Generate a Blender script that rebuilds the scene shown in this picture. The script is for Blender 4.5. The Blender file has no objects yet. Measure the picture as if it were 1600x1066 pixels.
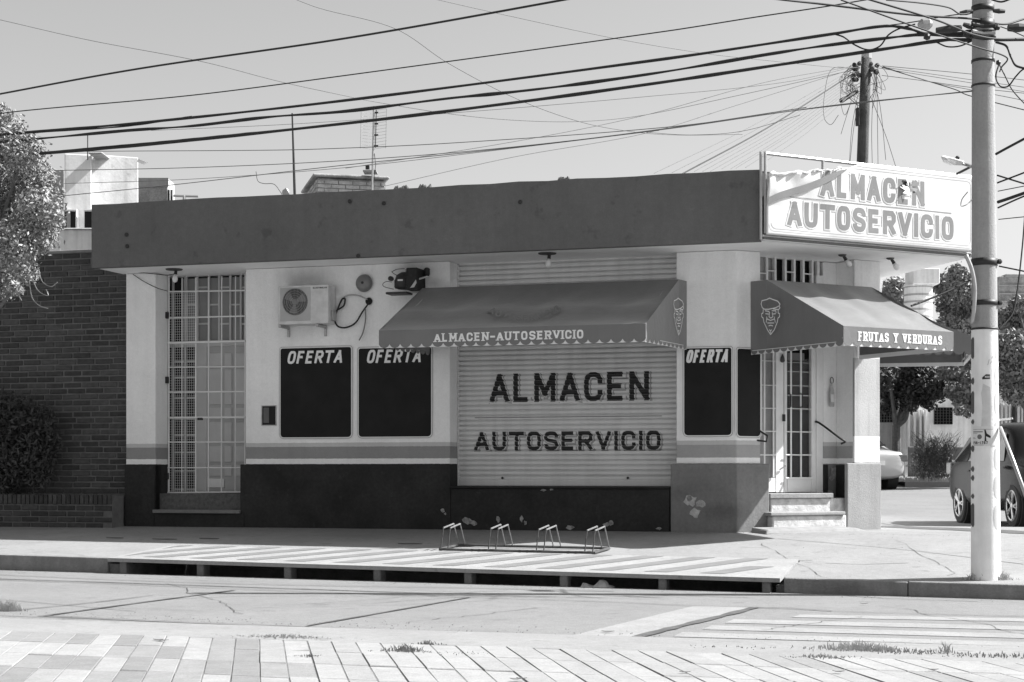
import bpy, bmesh, math, random
from math import sin, cos, pi, radians as R
from mathutils import Vector, Matrix
import numpy as np
random.seed(7); np.random.seed(7)
SC = bpy.context.scene
COL = SC.collection
# ---------------------------------------------------------------- camera
FPX = 2560.0; CX = 800.0; HY = 740.0; CZ = 1.3
cd = bpy.data.cameras.new('camera'); cam = bpy.data.objects.new('camera', cd); COL.objects.link(cam)
cam.location = (0, 0, CZ); cam.rotation_euler = (R(90), 0, 0)
cd.sensor_width = 36; cd.lens = FPX/1600*36; cd.shift_y = (HY-533)/1600; cd.clip_end = 2000
SC.camera = cam
# ---------------------------------------------------------------- world, sun, exposure
SUN_AZ = 5.0; SUN_EL = 46.0
w = bpy.data.worlds.new('World'); SC.world = w; w.use_nodes = True
nt = w.node_tree; nt.nodes.clear()
sky = nt.nodes.new('ShaderNodeTexSky'); sky.sky_type = 'NISHITA'; sky.sun_disc = False
sky.sun_elevation = R(SUN_EL); sky.sun_rotation = R(90-SUN_AZ); sky.air_density = 1.0; sky.dust_density = 2.5; sky.ozone_density = 1.0
bwn = nt.nodes.new('ShaderNodeRGBToBW'); bg = nt.nodes.new('ShaderNodeBackground'); wo = nt.nodes.new('ShaderNodeOutputWorld')
bg.inputs['Strength'].default_value = 0.096
nt.links.new(sky.outputs[0], bwn.inputs[0]); nt.links.new(bwn.outputs[0], bg.inputs['Color']); nt.links.new(bg.outputs[0], wo.inputs[0])
sd = bpy.data.lights.new('sun', 'SUN'); sun = bpy.data.objects.new('sun', sd); COL.objects.link(sun)
sd.energy = 5.0; sd.angle = R(0.53); sd.color = (1, 1, 1)
sv = Vector((cos(R(SUN_EL))*cos(R(SUN_AZ)), cos(R(SUN_EL))*sin(R(SUN_AZ)), sin(R(SUN_EL))))
sun.rotation_euler = sv.to_track_quat('Z', 'Y').to_euler(); sun.location = sv*60
SC.view_settings.view_transform = 'Standard'; SC.view_settings.look = 'None'; SC.view_settings.gamma = 1
SC.view_settings.use_curve_mapping = False; SC.view_settings.exposure = 1.12
# ---------------------------------------------------------------- frames of the place
def ray(px, py): return Vector(((px-CX)/FPX, 1.0, (HY-py)/FPX))
def at(px, py, Y): r = ray(px, py); return Vector((r.x*Y, Y, CZ+r.z*Y))
class Frame:
    def __init__(s, o, ang):
        s.o = Vector((o[0], o[1], 0)); s.e = Vector((cos(ang), sin(ang), 0)); s.n = Vector((sin(ang), -cos(ang), 0))
    def w(s, a, d, z): return s.o + s.e*a + s.n*d + Vector((0, 0, z))
    def px(s, px, py, d=0):
        r = ray(px, py); p0 = s.o + s.n*d
        k = (p0.x*s.n.x+p0.y*s.n.y)/(r.x*s.n.x+r.y*s.n.y)
        p = Vector((r.x*k, k, CZ+r.z*k)); q = p-s.o
        return q.dot(s.e), p.z
    def ad(s, p): q = Vector((p[0], p[1], 0))-s.o; return q.dot(s.e), q.dot(s.n)
C0 = (3.05, 22.3)
FF = Frame(C0, R(-16.6)); FC = Frame(C0, R(28.4))
def mitre(d): v = FF.n+FC.n; return Vector((C0[0], C0[1], 0)) + v*(d/(1+FF.n.dot(FC.n)))
def xy(v): return (v.x, v.y)
ZB = 0.5
def zkerb(a): return .178-.012*a
def S(a, d):
    if d <= 0: return ZB
    return ZB-(ZB-zkerb(a))*d/4.6
def zroad(X): return .048-.0091*X
def road(p): return Vector((p[0], p[1], zroad(p[0])))
def road_px(px, py):
    r = ray(px, py); k = (CZ-.048)/(-r.z-.0091*r.x); return Vector((r.x*k, k, zroad(r.x*k)))
def walk_px(px, py, up=0):
    r = ray(px, py); k = 19.0
    for i in range(40):
        a, d = FF.ad((r.x*k, k)); z = S(a, d)+up
        k = k*.5+.5*(CZ-z)/(-r.z)
    return Vector((r.x*k, k, z))
def T(Y): return .45+.031*max(0, min(Y, 75)-29)
# ---------------------------------------------------------------- materials (a monochrome photograph: all greys)
MATS = {}
def mat(name, g, rough=.8, var=.12, scale=3., bump=0., bscale=40., spec=.3, metal=0., streak=0., fine=.0, spots=0., grain=0., scuff=0.):
    if name in MATS: return MATS[name]
    m = bpy.data.materials.new(name); m.use_nodes = True; t = m.node_tree; b = t.nodes['Principled BSDF']
    b.inputs['Roughness'].default_value = rough; b.inputs['Specular IOR Level'].default_value = spec; b.inputs['Metallic'].default_value = metal
    tc = t.nodes.new('ShaderNodeNewGeometry')
    def noise(sc, det=6, vec=None, rg=.6):
        n = t.nodes.new('ShaderNodeTexNoise'); n.inputs['Scale'].default_value = sc; n.inputs['Detail'].default_value = det; n.inputs['Roughness'].default_value = rg
        t.links.new(vec or tc.outputs['Position'], n.inputs['Vector']); return n.outputs['Fac']
    def mr(sock, a, b_, c, d):
        n = t.nodes.new('ShaderNodeMapRange'); n.inputs[1].default_value = a; n.inputs[2].default_value = b_; n.inputs[3].default_value = c; n.inputs[4].default_value = d
        t.links.new(sock, n.inputs[0]); return n.outputs[0]
    def mul(a, b_):
        n = t.nodes.new('ShaderNodeMath'); n.operation = 'MULTIPLY'
        t.links.new(a, n.inputs[0])
        if isinstance(b_, (int, float)): n.inputs[1].default_value = b_
        else: t.links.new(b_, n.inputs[1])
        return n.outputs[0]
    f = mr(noise(scale), .3, .7, 1-var, 1+var)
    if fine: f = mul(f, mr(noise(scale*14, 4), .3, .7, 1-fine, 1+fine))
    if streak:
        mp = t.nodes.new('ShaderNodeMapping'); mp.inputs['Scale'].default_value = (3.2, 3.2, .22)
        t.links.new(tc.outputs['Position'], mp.inputs['Vector'])
        f = mul(f, mr(noise(2.2, 6, mp.outputs[0]), .45, .75, 1.0, 1-streak))
    if spots: f = mul(f, mr(noise(scale*4.3, 3), .62, .7, 1.0, 1-spots))
    if grain: f = mul(f, mr(noise(55, 2), .3, .7, 1-grain, 1+grain))
    val = mul(f, g) if not isinstance(g, list) else None
    if val is None:
        sx = t.nodes.new('ShaderNodeSeparateXYZ'); t.links.new(tc.outputs['Position'], sx.inputs[0])
        wob = t.nodes.new('ShaderNodeMath'); wob.operation = 'MULTIPLY_ADD'; t.links.new(noise(14, 3), wob.inputs[0]); wob.inputs[1].default_value = .012; t.links.new(sx.outputs['Z'], wob.inputs[2])
        z = mr(wob.outputs[0], 0, 5, 0, 1)
        rp = t.nodes.new('ShaderNodeValToRGB'); rp.color_ramp.interpolation = 'CONSTANT'; t.links.new(z, rp.inputs[0])
        els = rp.color_ramp.elements
        els[0].position = 0; els[0].color = (g[0][1],)*3+(1,); els[1].position = g[1][0]/5; els[1].color = (g[1][1],)*3+(1,)
        for p, c in g[2:]: e = els.new(p/5); e.color = (c, c, c, 1)
        val = mul(f, rp.outputs[0])
    if scuff:
        sc_ = mul(mr(noise(4.5, 8, None, .75), .60, .70, 0, 1), scuff); ad = t.nodes.new('ShaderNodeMath'); ad.operation = 'ADD'
        t.links.new(val, ad.inputs[0]); t.links.new(sc_, ad.inputs[1]); val = ad.outputs[0]
    t.links.new(val, b.inputs['Base Color'])
    if bump:
        bn = t.nodes.new('ShaderNodeBump'); bn.inputs['Strength'].default_value = bump; bn.inputs['Distance'].default_value = .02
        t.links.new(noise(bscale, 5), bn.inputs['Height']); t.links.new(bn.outputs[0], b.inputs['Normal'])
    MATS[name] = m; return m
STR = [(0, .03), (1.435, .80), (1.515, .27), (1.685, .52), (1.745, .82)]
M_wall = mat('striped_plaster', STR, .85, .06, 1.4, .25, 60, streak=.07, fine=.03, grain=.03)
M_wallc = mat('corner_plaster', [(0, .2), (1.435, .80), (1.515, .34), (1.685, .5), (1.745, .80)], .85, .07, 1.4, .25, 60, streak=.06, fine=.03, grain=.03)
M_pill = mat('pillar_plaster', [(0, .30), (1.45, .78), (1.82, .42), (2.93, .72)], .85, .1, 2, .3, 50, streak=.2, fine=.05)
M_plinthd = mat('black_plinth_paint', .024, .8, .4, 1.6, .3, 30, streak=.1, fine=.2, scuff=.018)
M_plinthg = mat('grey_plinth_paint', .18, .85, .16, 1.6, .3, 30, streak=.12, fine=.1, scuff=.03)
M_bareplaster = mat('bare_plaster', .42, .95, .3, 9, .8, 40)
M_fascia = mat('fascia_paint', .125, .85, .10, .8, .25, 25, streak=.09, fine=.06, spots=.22, grain=.06, scuff=.02)
M_soffit = mat('soffit_paint', .85, .85, .07, 1.1, .15, 25, fine=.02, spots=.05)
M_white = mat('white_paint', .72, .55, .07, 4, .05, 30)
M_dirtyw = mat('dirty_white_paint', .6, .6, .16, 6, .1, 30)
M_slat = mat('shutter_metal', .64, .5, .06, 2.5, .05, 40, spec=.5, streak=.14)
M_black = mat('black_metal', .03, .5, .3, 8)
M_blackp = mat('black_panel_paint', .014, .6, .25, 3, .05, 30, spec=.15)
M_letter = mat('black_letter_paint', .02, .6, .3, 12)
M_wletter = mat('white_letter_paint', .75, .6, .08, 12)
M_gletter = mat('grey_letter_vinyl', .2, .5, .08, 5)
M_banner = mat('banner_vinyl', .62, .45, .04, 2.5, .08, 6)
M_bannershade = mat('banner_shadow_grey', .22, .5, .08, 3)  # grey tone for the top tube's shadow painted onto the banner
M_awn = mat('awning_canvas', .13, .42, .10, 1.8, .15, 14, spec=.75, streak=.12)
M_awn.node_tree.nodes['Principled BSDF'].inputs['Sheen Weight'].default_value = .4; M_awn.node_tree.nodes['Principled BSDF'].inputs['Sheen Roughness'].default_value = .4; M_awnlit = M_awn
M_awnw = mat('awning_white_trim', .7, .6, .06, 6)
M_brickwall = mat('mortar', .14, .95, .2, 8, .4, 60)
M_bricks = [mat('brick_clay_%s' % k, g, .9, .25, 14, .5, 70, streak=.1) for k, g in zip('abcd', (.046, .055, .064, .076))]
M_walk = mat('sidewalk_concrete', .23, .9, .12, .9, .35, 60, fine=.08, spots=.2, grain=.10)
M_kerb = mat('kerb_concrete', .2, .95, .22, 3, .6, 40, streak=.2, fine=.1)
M_road = mat('road_concrete', .185, .9, .09, .7, .5, 90, fine=.07, spots=.15, grain=.13)
M_line = mat('worn_white_marking', .245, .85, .12, 2.5, .3, 60, fine=.10, spots=.2, grain=.12)
M_tar = mat('tar_joint', .085, .8, .3, 6, .4, 60)
M_stripe = mat('slab_grey_stripe', .165, .85, .13, 3, .3, 60, fine=.08)
M_slab = mat('slab_white_paint', .27, .85, .12, 2, .3, 60, fine=.09, spots=.2, grain=.08)
M_tiles = [mat('paving_tile_%s' % k, g, .85, .10, 6, .3, 70, fine=.08, spots=.12, grain=.09) for k, g in zip('abcd', (.185, .215, .25, .275))]
M_dark = mat('dark_void', .02, .9)
M_glass = mat('dark_glass', .012, .08, .1, 2, spec=.15)
M_gi = mat('galvanised_steel', .4, .4, .1, 10, metal=.6, spec=.5)
M_wire = mat('cable_rubber', .025, .6, .1, 3)
M_wireg = mat('thin_wire', .12, .6, .1, 3)
M_polec = mat('pole_concrete', .33, .9, .10, 2.5, .35, 60, streak=.15, fine=.06)
M_polew = mat('pole_white_paint', .8, .75, .08, 4, .2, 50, streak=.12)
M_wood = mat('weathered_wood', .09, .9, .3, 6, .6, 40, streak=.4)
M_leafl = mat('pale_leaf', .25, .55, .35, 9, spec=.4)
M_leafm = mat('mid_leaf', .22, .55, .35, 7, spec=.4)
M_leafd = mat('dark_leaf', .05, .6, .35, 7, spec=.35)
M_bark = mat('bark', .12, .9, .3, 12, .5, 30)
M_straw = mat('dry_grass', .42, .9, .3, 20)
M_carb = mat('dark_car_paint', .010, .22, .05, 2, spec=.04)
M_cars = mat('silver_car_paint', .42, .3, .05, 2, metal=.3, spec=.5)
M_tyre = mat('tyre_rubber', .02, .8, .1, 8)
M_rim = mat('alloy_rim', .45, .35, .05, 8, metal=.7)
M_lamp = mat('tail_lamp_plastic', .12, .2, .2, 9, spec=.6)
M_paper = mat('poster_paper', .66, .7, .06, 9)
M_house = mat('pale_render', .66, .9, .10, .8, .2, 15, streak=.25, fine=.05)
M_houseg = mat('grey_render', .33, .9, .12, .8, .3, 15, streak=.3, fine=.08)
M_terracotta = mat('old_render', .34, .95, .45, 2.2, .6, 12, streak=.3, fine=.2)
M_earth = mat('earth', .25, .95, .25, .4, .4, 20)
# ---------------------------------------------------------------- mesh helpers
class MB:
    def __init__(s): s.v = []; s.f = []
    def add(s, vs, fs):
        o = len(s.v); s.v += [Vector(v) for v in vs]; s.f += [tuple(i+o for i in f) for f in fs]
    def box8(s, p):   # 4 bottom ccw, 4 top
        s.add(p, [(3, 2, 1, 0), (4, 5, 6, 7), (0, 1, 5, 4), (1, 2, 6, 5), (2, 3, 7, 6), (3, 0, 4, 7)]); return s
    def fbox(s, fr, a0, a1, d0, d1, z0, z1):
        s.box8([fr.w(a0, d1, z0), fr.w(a1, d1, z0), fr.w(a1, d0, z0), fr.w(a0, d0, z0), fr.w(a0, d1, z1), fr.w(a1, d1, z1), fr.w(a1, d0, z1), fr.w(a0, d0, z1)]); return s
    def box(s, x0, x1, y0, y1, z0, z1):
        s.box8([(x0, y0, z0), (x1, y0, z0), (x1, y1, z0), (x0, y1, z0), (x0, y0, z1), (x1, y0, z1), (x1, y1, z1), (x0, y1, z1)]); return s
    def prism(s, pts, z0, z1):
        n = len(pts); vs = [(p[0], p[1], z0) for p in pts]+[(p[0], p[1], z1) for p in pts]
        ar = sum(pts[i][0]*pts[(i+1) % n][1]-pts[(i+1) % n][0]*pts[i][1] for i in range(n))
        fs = [tuple(range(n, 2*n)), tuple(reversed(range(n)))]+[(i, (i+1) % n, (i+1) % n+n, i+n) for i in range(n)]
        if ar < 0: fs = [tuple(reversed(f)) for f in fs]
        s.add(vs, fs); return s
    def extrude(s, pts, vec):   # planar polygon of 3D pts, extruded by vec
        n = len(pts); vec = Vector(vec); vs = [Vector(p) for p in pts]+[Vector(p)+vec for p in pts]
        fs = [tuple(range(n, 2*n)), tuple(reversed(range(n)))]+[(i, (i+1) % n, (i+1) % n+n, i+n) for i in range(n)]
        s.add(vs, fs); return s
    def tube(s, pts, r, n=6, r2=None, cap=True):
        pts = [Vector(p) for p in pts]; m = len(pts); vs = []; prev = None
        for i, p in enumerate(pts):
            t = (pts[min(i+1, m-1)]-pts[max(i-1, 0)]).normalized()
            u = t.orthogonal().normalized() if prev is None else (prev-t*prev.dot(t)).normalized()
            prev = u; v = t.cross(u)
            rr = r if not callable(r) else r(i/(m-1))
            if r2 is not None: rr = r+(r2-r)*i/(m-1)
            for k in range(n): vs.append(p+u*cos(2*pi*k/n)*rr+v*sin(2*pi*k/n)*rr)
        fs = [(i*n+k, i*n+(k+1) % n, (i+1)*n+(k+1) % n, (i+1)*n+k) for i in range(m-1) for k in range(n)]
        if cap: fs += [tuple(reversed(range(n))), tuple(range((m-1)*n, m*n))]
        s.add(vs, fs); return s
    def lathe(s, c, axis, prof, n=20):   # prof: list (r, h) along axis from c
        axis = Vector(axis).normalized(); u = axis.orthogonal().normalized(); v = axis.cross(u); c = Vector(c); vs = []
        for r, h in prof:
            for k in range(n): vs.append(c+axis*h+(u*cos(2*pi*k/n)+v*sin(2*pi*k/n))*max(r, 1e-4))
        m = len(prof); fs = [(i*n+k, i*n+(k+1) % n, (i+1)*n+(k+1) % n, (i+1)*n+k) for i in range(m-1) for k in range(n)]
        fs += [tuple(reversed(range(n))), tuple(range((m-1)*n, m*n))]
        s.add(vs, fs); return s
    def build(s, name, m, parent=None, smooth=False, bevel=0, subsurf=0, bseg=1):
        me = bpy.data.meshes.new(name); inv = wm(parent).inverted() if parent else Matrix()
        me.from_pydata([inv@v for v in s.v], [], s.f); me.materials.append(m); me.update()
        o = bpy.data.objects.new(name, me); COL.objects.link(o)
        if parent: o.parent = parent
        if smooth:
            for p in me.polygons: p.use_smooth = True
        if bevel:
            b = o.modifiers.new('bevel', 'BEVEL'); b.width = bevel; b.segments = bseg; b.limit_method = 'ANGLE'
        if subsurf:
            b = o.modifiers.new('sub', 'SUBSURF'); b.levels = subsurf; b.render_levels = subsurf
        return o
def wm(o):     # world matrix of an empty, or of a mesh part (parts sit at their thing's origin)
    while o.parent: o = o.parent
    return Matrix.Translation(o.location)@o.rotation_euler.to_matrix().to_4x4()
def tag(o, label, cat, group=None, kind=None):
    if label: o['label'] = label
    if cat: o['category'] = cat
    if group: o['group'] = group
    if kind: o['kind'] = kind
    return o
def thing(name, label, cat, loc, group=None, rz=0):
    o = bpy.data.objects.new(name, None); COL.objects.link(o); o.location = loc; o.rotation_euler = (0, 0, rz); o.empty_display_size = .1
    return tag(o, label, cat, group)
def struct(o): o['kind'] = 'structure'; return o
def copy_tree(o, parent=None):
    c = o.copy(); COL.objects.link(c)
    if parent: c.parent = parent
    for ch in list(o.children): copy_tree(ch, c)
    return c
def spline(pts, seg=8):
    P = [Vector(p) for p in pts]
    if len(P) == 2: return [P[0].lerp(P[1], i/seg) for i in range(seg+1)]
    out = []
    for i in range(len(P)-1):
        a, b = P[i], P[i+1]
        m1 = (b-P[i-1])*.5 if i > 0 else (b-a); m2 = (P[i+2]-a)*.5 if i < len(P)-2 else (b-a)
        if i > 0: m1 = (b-P[i-1])*((b-a).length/((b-a).length+(a-P[i-1]).length))
        if i < len(P)-2: m2 = (P[i+2]-a)*((b-a).length/((P[i+2]-b).length+(b-a).length))
        for k in range(seg):
            t = k/seg; h = t*t*t; q = t*t
            out.append(a*(2*h-3*q+1)+m1*(h-2*q+t)+b*(-2*h+3*q)+m2*(h-q))
    return out+[P[-1]]
# ---------------------------------------------------------------- painted lettering made of strokes
O8 = [(.5, 1), (.2, 1), (0, .8), (0, .2), (.2, 0), (.8, 0), (1, .2), (1, .8), (.8, 1), (.5, 1)]
FONT = {
 'A': ([[(0, 0), (.5, 1)], [(.5, 1), (1, 0)], [(.2, .3), (.8, .3)]], 1.05), 'L': ([[(0, 1), (0, 0), (1, 0)]], .85),
 'M': ([[(0, 0), (0, 1)], [(0.02, 1), (.5, .25)], [(.5, .25), (.98, 1)], [(1, 1), (1, 0)]], 1.15), 'E': ([[(1, 1), (0, 1), (0, 0), (1, 0)], [(0, .52), (.9, .52)]], .9),
 'C': ([[(1, .64), (1, .8), (.8, 1), (.2, 1), (0, .8), (0, .2), (.2, 0), (.8, 0), (1, .2), (1, .36)]], .95),
 'N': ([[(0, 0), (0, 1)], [(0, 1), (1, 0)], [(1, 0), (1, 1)]], 1), 'U': ([[(0, 1), (0, .2), (.2, 0), (.8, 0), (1, .2), (1, 1)]], .95),
 'T': ([[(0, 1), (1, 1)], [(.5, 1), (.5, 0)]], 1), 'O': ([O8], .95),
 'S': ([[(1, .72), (1, .85), (.8, 1), (.2, 1), (0, .85), (0, .65), (.2, .54), (.8, .46), (1, .35), (1, .15), (.8, 0), (.2, 0), (0, .15), (0, .28)]], .95),
 'R': ([[(0, 0), (0, 1), (.8, 1), (1, .85), (1, .62), (.8, .47), (0, .47)], [(.5, .47), (1, 0)]], .95), 'V': ([[(0, 1), (.5, 0)], [(.5, 0), (1, 1)]], 1.02),
 'I': ([[(0, 0), (0, 1)]], .0), 'F': ([[(0, 0), (0, 1), (1, 1)], [(0, .52), (.85, .52)]], .85), 'Y': ([[(0, 1), (.5, .48), (1, 1)], [(.5, .48), (.5, 0)]], 1),
 'D': ([[(0, 0), (0, 1), (.7, 1), (1, .78), (1, .22), (.7, 0), (0, 0)]], .95), '-': ([[(0, .45), (1, .45)]], .6), 'X': ([[(0, 0), (1, 1)], [(0, 1), (1, 0)]], .9),
 '1': ([[(0, .8), (.5, 1), (.5, 0)]], .5), '5': ([[(1, 1), (0, 1), (0, .55), (.8, .55), (1, .4), (1, .15), (.8, 0), (0, 0)]], .85),
 '6': ([[(1, 1), (.2, 1), (0, .8), (0, .2), (.2, 0), (.8, 0), (1, .2), (1, .4), (.8, .55), (0, .55)]], .85), '7': ([[(0, 1), (1, 1), (.4, 0)]], .85), ' ': ([], .5)}
SER = {'A': [(0, 0), (1, 0)], 'L': [(0, 1), (0, 0)], 'M': [(0, 0), (1, 0), (0, 1), (1, 1)], 'E': [(0, 0), (0, 1)], 'N': [(0, 0), (0, 1), (1, 1)], 'U': [(0, 1), (1, 1)], 'T': [(.5, 0)], 'R': [(0, 0), (0, 1), (1, 0)], 'V': [(0, 1), (1, 1)], 'I': [(0, 0), (0, 1)], 'F': [(0, 0), (0, 1)], 'Y': [(0, 1), (1, 1), (.5, 0)], 'D': [(0, 0), (0, 1)]}
def chaikin(p):
    out = [p[0]]
    for i in range(len(p)-1):
        a, b = p[i], p[i+1]; q = (a[0]*.75+b[0]*.25, a[1]*.75+b[1]*.25); r = (a[0]*.25+b[0]*.75, a[1]*.25+b[1]*.75)
        if i > 0: out.append(q)
        if i < len(p)-2: out.append(r)
    return out+[p[-1]]
def ribbon(pts, t, closed=False):
    n = len(pts); L = []; Rr = []
    if closed: pts = pts[:-1]; n -= 1
    for i in range(n):
        p = Vector(pts[i])
        a = Vector(pts[(i-1) % n]) if (i > 0 or closed) else None; b = Vector(pts[(i+1) % n]) if (i < n-1 or closed) else None
        d1 = (p-a).normalized() if a else (b-p).normalized(); d2 = (b-p).normalized() if b else d1
        n1 = Vector((-d1.y, d1.x)); n2 = Vector((-d2.y, d2.x)); m = (n1+n2)
        if m.length < .25: m = n1; k = 1
        else: m.normalize(); k = min(1/max(m.dot(n1), .3), 1.8)
        L.append(p+m*k*t/2); Rr.append(p-m*k*t/2)
    q = [(L[i], Rr[i], Rr[(i+1) % n], L[(i+1) % n]) for i in range(n if closed else n-1)]
    return q
def layout(text, W, H, t, slant=0, serif=0, gap=None):
    """quads (list of 4 2D points, level) for text filling W x H"""
    tot = sum(FONT[c][1] for c in text); n = len(text)
    tt = t; g = gap if gap is not None else .28
    unit = (W - n*t)/(tot+g*(n-1)) if n else 1
    x = 0; out = []
    for ci, c in enumerate(text):
        st, wd = FONT[c]; ww = unit*wd; n_out = len(out)
        for k, s_ in enumerate(st):
            p = s_
            if c in 'OCUS': p = chaikin(p)
            pts = [(x+t/2+q[0]*ww+slant*(q[1]*(H-t)+t/2), t/2+q[1]*(H-t)) for q in p]
            cl = (Vector(pts[0])-Vector(pts[-1])).length < 1e-6
            out += [(q, k) for q in ribbon(pts, tt, cl)]
            if c in 'T-' and abs(pts[0][1]-pts[-1][1]) < 1e-6:
                for e0, e1 in ((pts[0], pts[1]), (pts[-1], pts[-2])):
                    d = (Vector(e0)-Vector(e1)).normalized()*t*.6; out += [(q, k) for q in ribbon([e0, tuple(Vector(e0)+d)], tt)]
            if not cl and not serif and c not in 'CS':   # square ends reach the letter's own edge
                for e0, e1 in ((pts[0], pts[1]), (pts[-1], pts[-2])):
                    d = (Vector(e0)-Vector(e1)).normalized()*t/2
                    if abs(d.y) > abs(d.x): out += [(q, k) for q in ribbon([e0, tuple(Vector(e0)+d)], tt)]
        if serif:
            for q in SER.get(c, []):
                cx_ = x+t/2+q[0]*ww; cy_ = t*.25+q[1]*(H-t*.5)
                out += [(r_, 2) for r_ in ribbon([(cx_-t*1.0, cy_), (cx_+t*1.0, cy_)], t*.5)]
        out[n_out:] = [(q, k+100*ci) for q, k in out[n_out:]]; x += ww+t+unit*g
    out = [([Vector((p[0], min(max(p[1], 0), H))) for p in q], k) for q, k in out]
    return out
def lettering(name, quads, fmap, m, parent, lift=.001, cuts=None):
    """one mesh per character"""
    for ci in sorted({k//100 for q, k in quads}):
        bm = bmesh.new()
        for q, k in quads:
            if k//100 != ci: continue
            try: bm.faces.new([bm.verts.new((p[0], p[1], (k % 100)*.0003)) for p in q])
            except Exception: pass
        for c in (cuts or ()):
            bmesh.ops.bisect_plane(bm, geom=bm.verts[:]+bm.edges[:]+bm.faces[:], plane_co=(0, c, 0), plane_no=(0, 1, 0))
        b = MB(); idx = {}
        for i, v in enumerate(bm.verts): idx[v] = i; b.v.append(fmap(v.co.x, v.co.y, lift+v.co.z))
        b.f = [tuple(idx[v] for v in f.verts) for f in bm.faces]; bm.free()
        o = b.build(name, m, parent)
    return o
def bilin(P00, P10, P01, P11, N):   # maps u,v in [0,1]
    P00, P10, P01, P11, N = [Vector(p) for p in (P00, P10, P01, P11, N)]
    return lambda u, v, h: P00*(1-u)*(1-v)+P10*u*(1-v)+P01*(1-u)*v+P11*u*v+N*h
def rpoly(cx, cy, r, n=9, j=.3):   # ragged outline
    return [(cx+r*(1+random.uniform(-j, j))*cos(2*pi*k/n), cy+r*(1+random.uniform(-j, j))*sin(2*pi*k/n)) for k in range(n)]
# ================================================================ SETTING
def grid(name, us, vs, fn, m, parent=None, thick=0):
    b = MB(); nu, nv = len(us), len(vs)
    for v in vs:
        for u in us: b.v.append(fn(u, v))
    b.f = [(j*nu+i, j*nu+i+1, (j+1)*nu+i+1, (j+1)*nu+i) for j in range(nv-1) for i in range(nu-1)]
    return b.build(name, m, parent)
def lin(a, b, n): return [a+(b-a)*i/n for i in range(n+1)]
# ground sheet out to the horizon
def gz(x, y): return -.75 if y < 29.5 else T(y)-.06
struct(grid('ground', [-600, -200, -60, -30, -10, 0, 10, 30, 60, 200, 600], [-600, -100, -20, 0, 12, 20, 29.4, 29.5, 35, 45, 60, 75, 120, 250, 600], lambda x, y: Vector((x, y, gz(x, y))), M_earth))
# road in front, from the far kerb to the near gutter (a along facade, d outward)
A0, A1 = -40., 40.
struct(grid('road', lin(A0, A1, 20), lin(4.6, 10.1, 5), lambda a, d: road(FF.w(a, d, 0)), M_road))
# sidewalk of the shop: hollow over the drain between aL..aR
def a_kerb(px, py): p = road_px(px, py); return FF.ad(p)[0]
SLA, SLB = a_kerb(150, 898), a_kerb(1213, 930)
def swz(a, d): p = FF.w(a, d, 0); return Vector((p.x, p.y, S(a, d)))
b = MB()
def patch(b, us, vs):
    o = len(b.v); nu = len(us)
    for v in vs:
        for u in us: b.v.append(swz(u, v))
    b.f += [(o+j*nu+i, o+j*nu+i+1, o+(j+1)*nu+i+1, o+(j+1)*nu+i) for j in range(len(vs)-1) for i in range(nu-1)]
patch(b, lin(A0, SLA-.02, 12), [-.7, 0, 1, 2, 3, 4.42]); patch(b, lin(SLA-.02, SLB+.02, 8), [-.7, 0, 1, 2, 2.98]); patch(b, lin(SLB+.02, 9., 8), [-3.4, -1, 0, 1, 2, 3, 4.42])
struct(b.build('sidewalk', M_walk))
# expansion joints scored across the sidewalk
def strip(b, P, wd, up=.004, surf='walk'):
    pts = spline(P, 6) if len(P) > 2 else [Vector(P[0]).lerp(Vector(P[1]), i/12) for i in range(13)]
    for i in range(len(pts)-1):
        p, q = pts[i], pts[i+1]; t = (q-p).normalized(); n = Vector((-t.y, t.x, 0))*wd/2
        w0 = n*random.uniform(.65, 1.25) if i else n; 
        if i == 0: last = w0
        w1 = n*random.uniform(.65, 1.25); u = Vector((0, 0, up))
        b.add([p-last+u, q-w1+u, q+w1+u, p+last+u], [(0, 1, 2, 3)]); last = w1
b = MB()
for P in ([(1215, 842), (1400, 858), (1600, 882)], [(930, 868), (1100, 874), (1270, 876)], [(1290, 880), (1340, 882), (1420, 880)], [(620, 868), (800, 866), (930, 869)]):
    strip(b, [walk_px(*p) for p in P], .018)
struct(b.build('sidewalk_joint', M_tar))
# kerb stones either side of the drain slab
def kerb(a0, a1, n, name='kerb'):
    for i in range(n):
        u0 = a0+(a1-a0)*i/n+.004; u1 = a0+(a1-a0)*(i+1)/n-.004; b = MB()
        ps = []
        for zf in (lambda a: zroad(FF.w(a, 4.6, 0).x)-.3, lambda a: S(a, 4.42)+.006):
            for (a, d) in ((u0, 4.6), (u1, 4.6), (u1, 4.42), (u0, 4.42)):
                p = FF.w(a, d, 0); ps.append(Vector((p.x, p.y, zf(a)+(random.uniform(-.006, .002) if d > 4.5 else 0))))
        b.box8(ps); struct(b.build(name, M_kerb, bevel=.012, bseg=2))
kerb(SLA-9, SLA-.03, 5); kerb(SLB+.03, 9, 6)
# drain under the slab: floor, back wall and end walls
b = MB(); b.fbox(FF, SLA-.3, SLB+.3, 2.9, 4.62, -.62, -.5); b.fbox(FF, SLA-.3, SLB+.3, 2.9, 2.99, -.5, .2)
b.fbox(FF, SLA-.3, SLA+.22, 3.0, 4.55, -.5, .2); b.fbox(FF, SLB-.06, SLB+.28, 3.0, 4.5, -.5, .1); b.fbox(FF, SLA, SLB, 4.6, 4.7, -.6, -.02)
struct(b.build('drain_channel', M_kerb))
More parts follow.
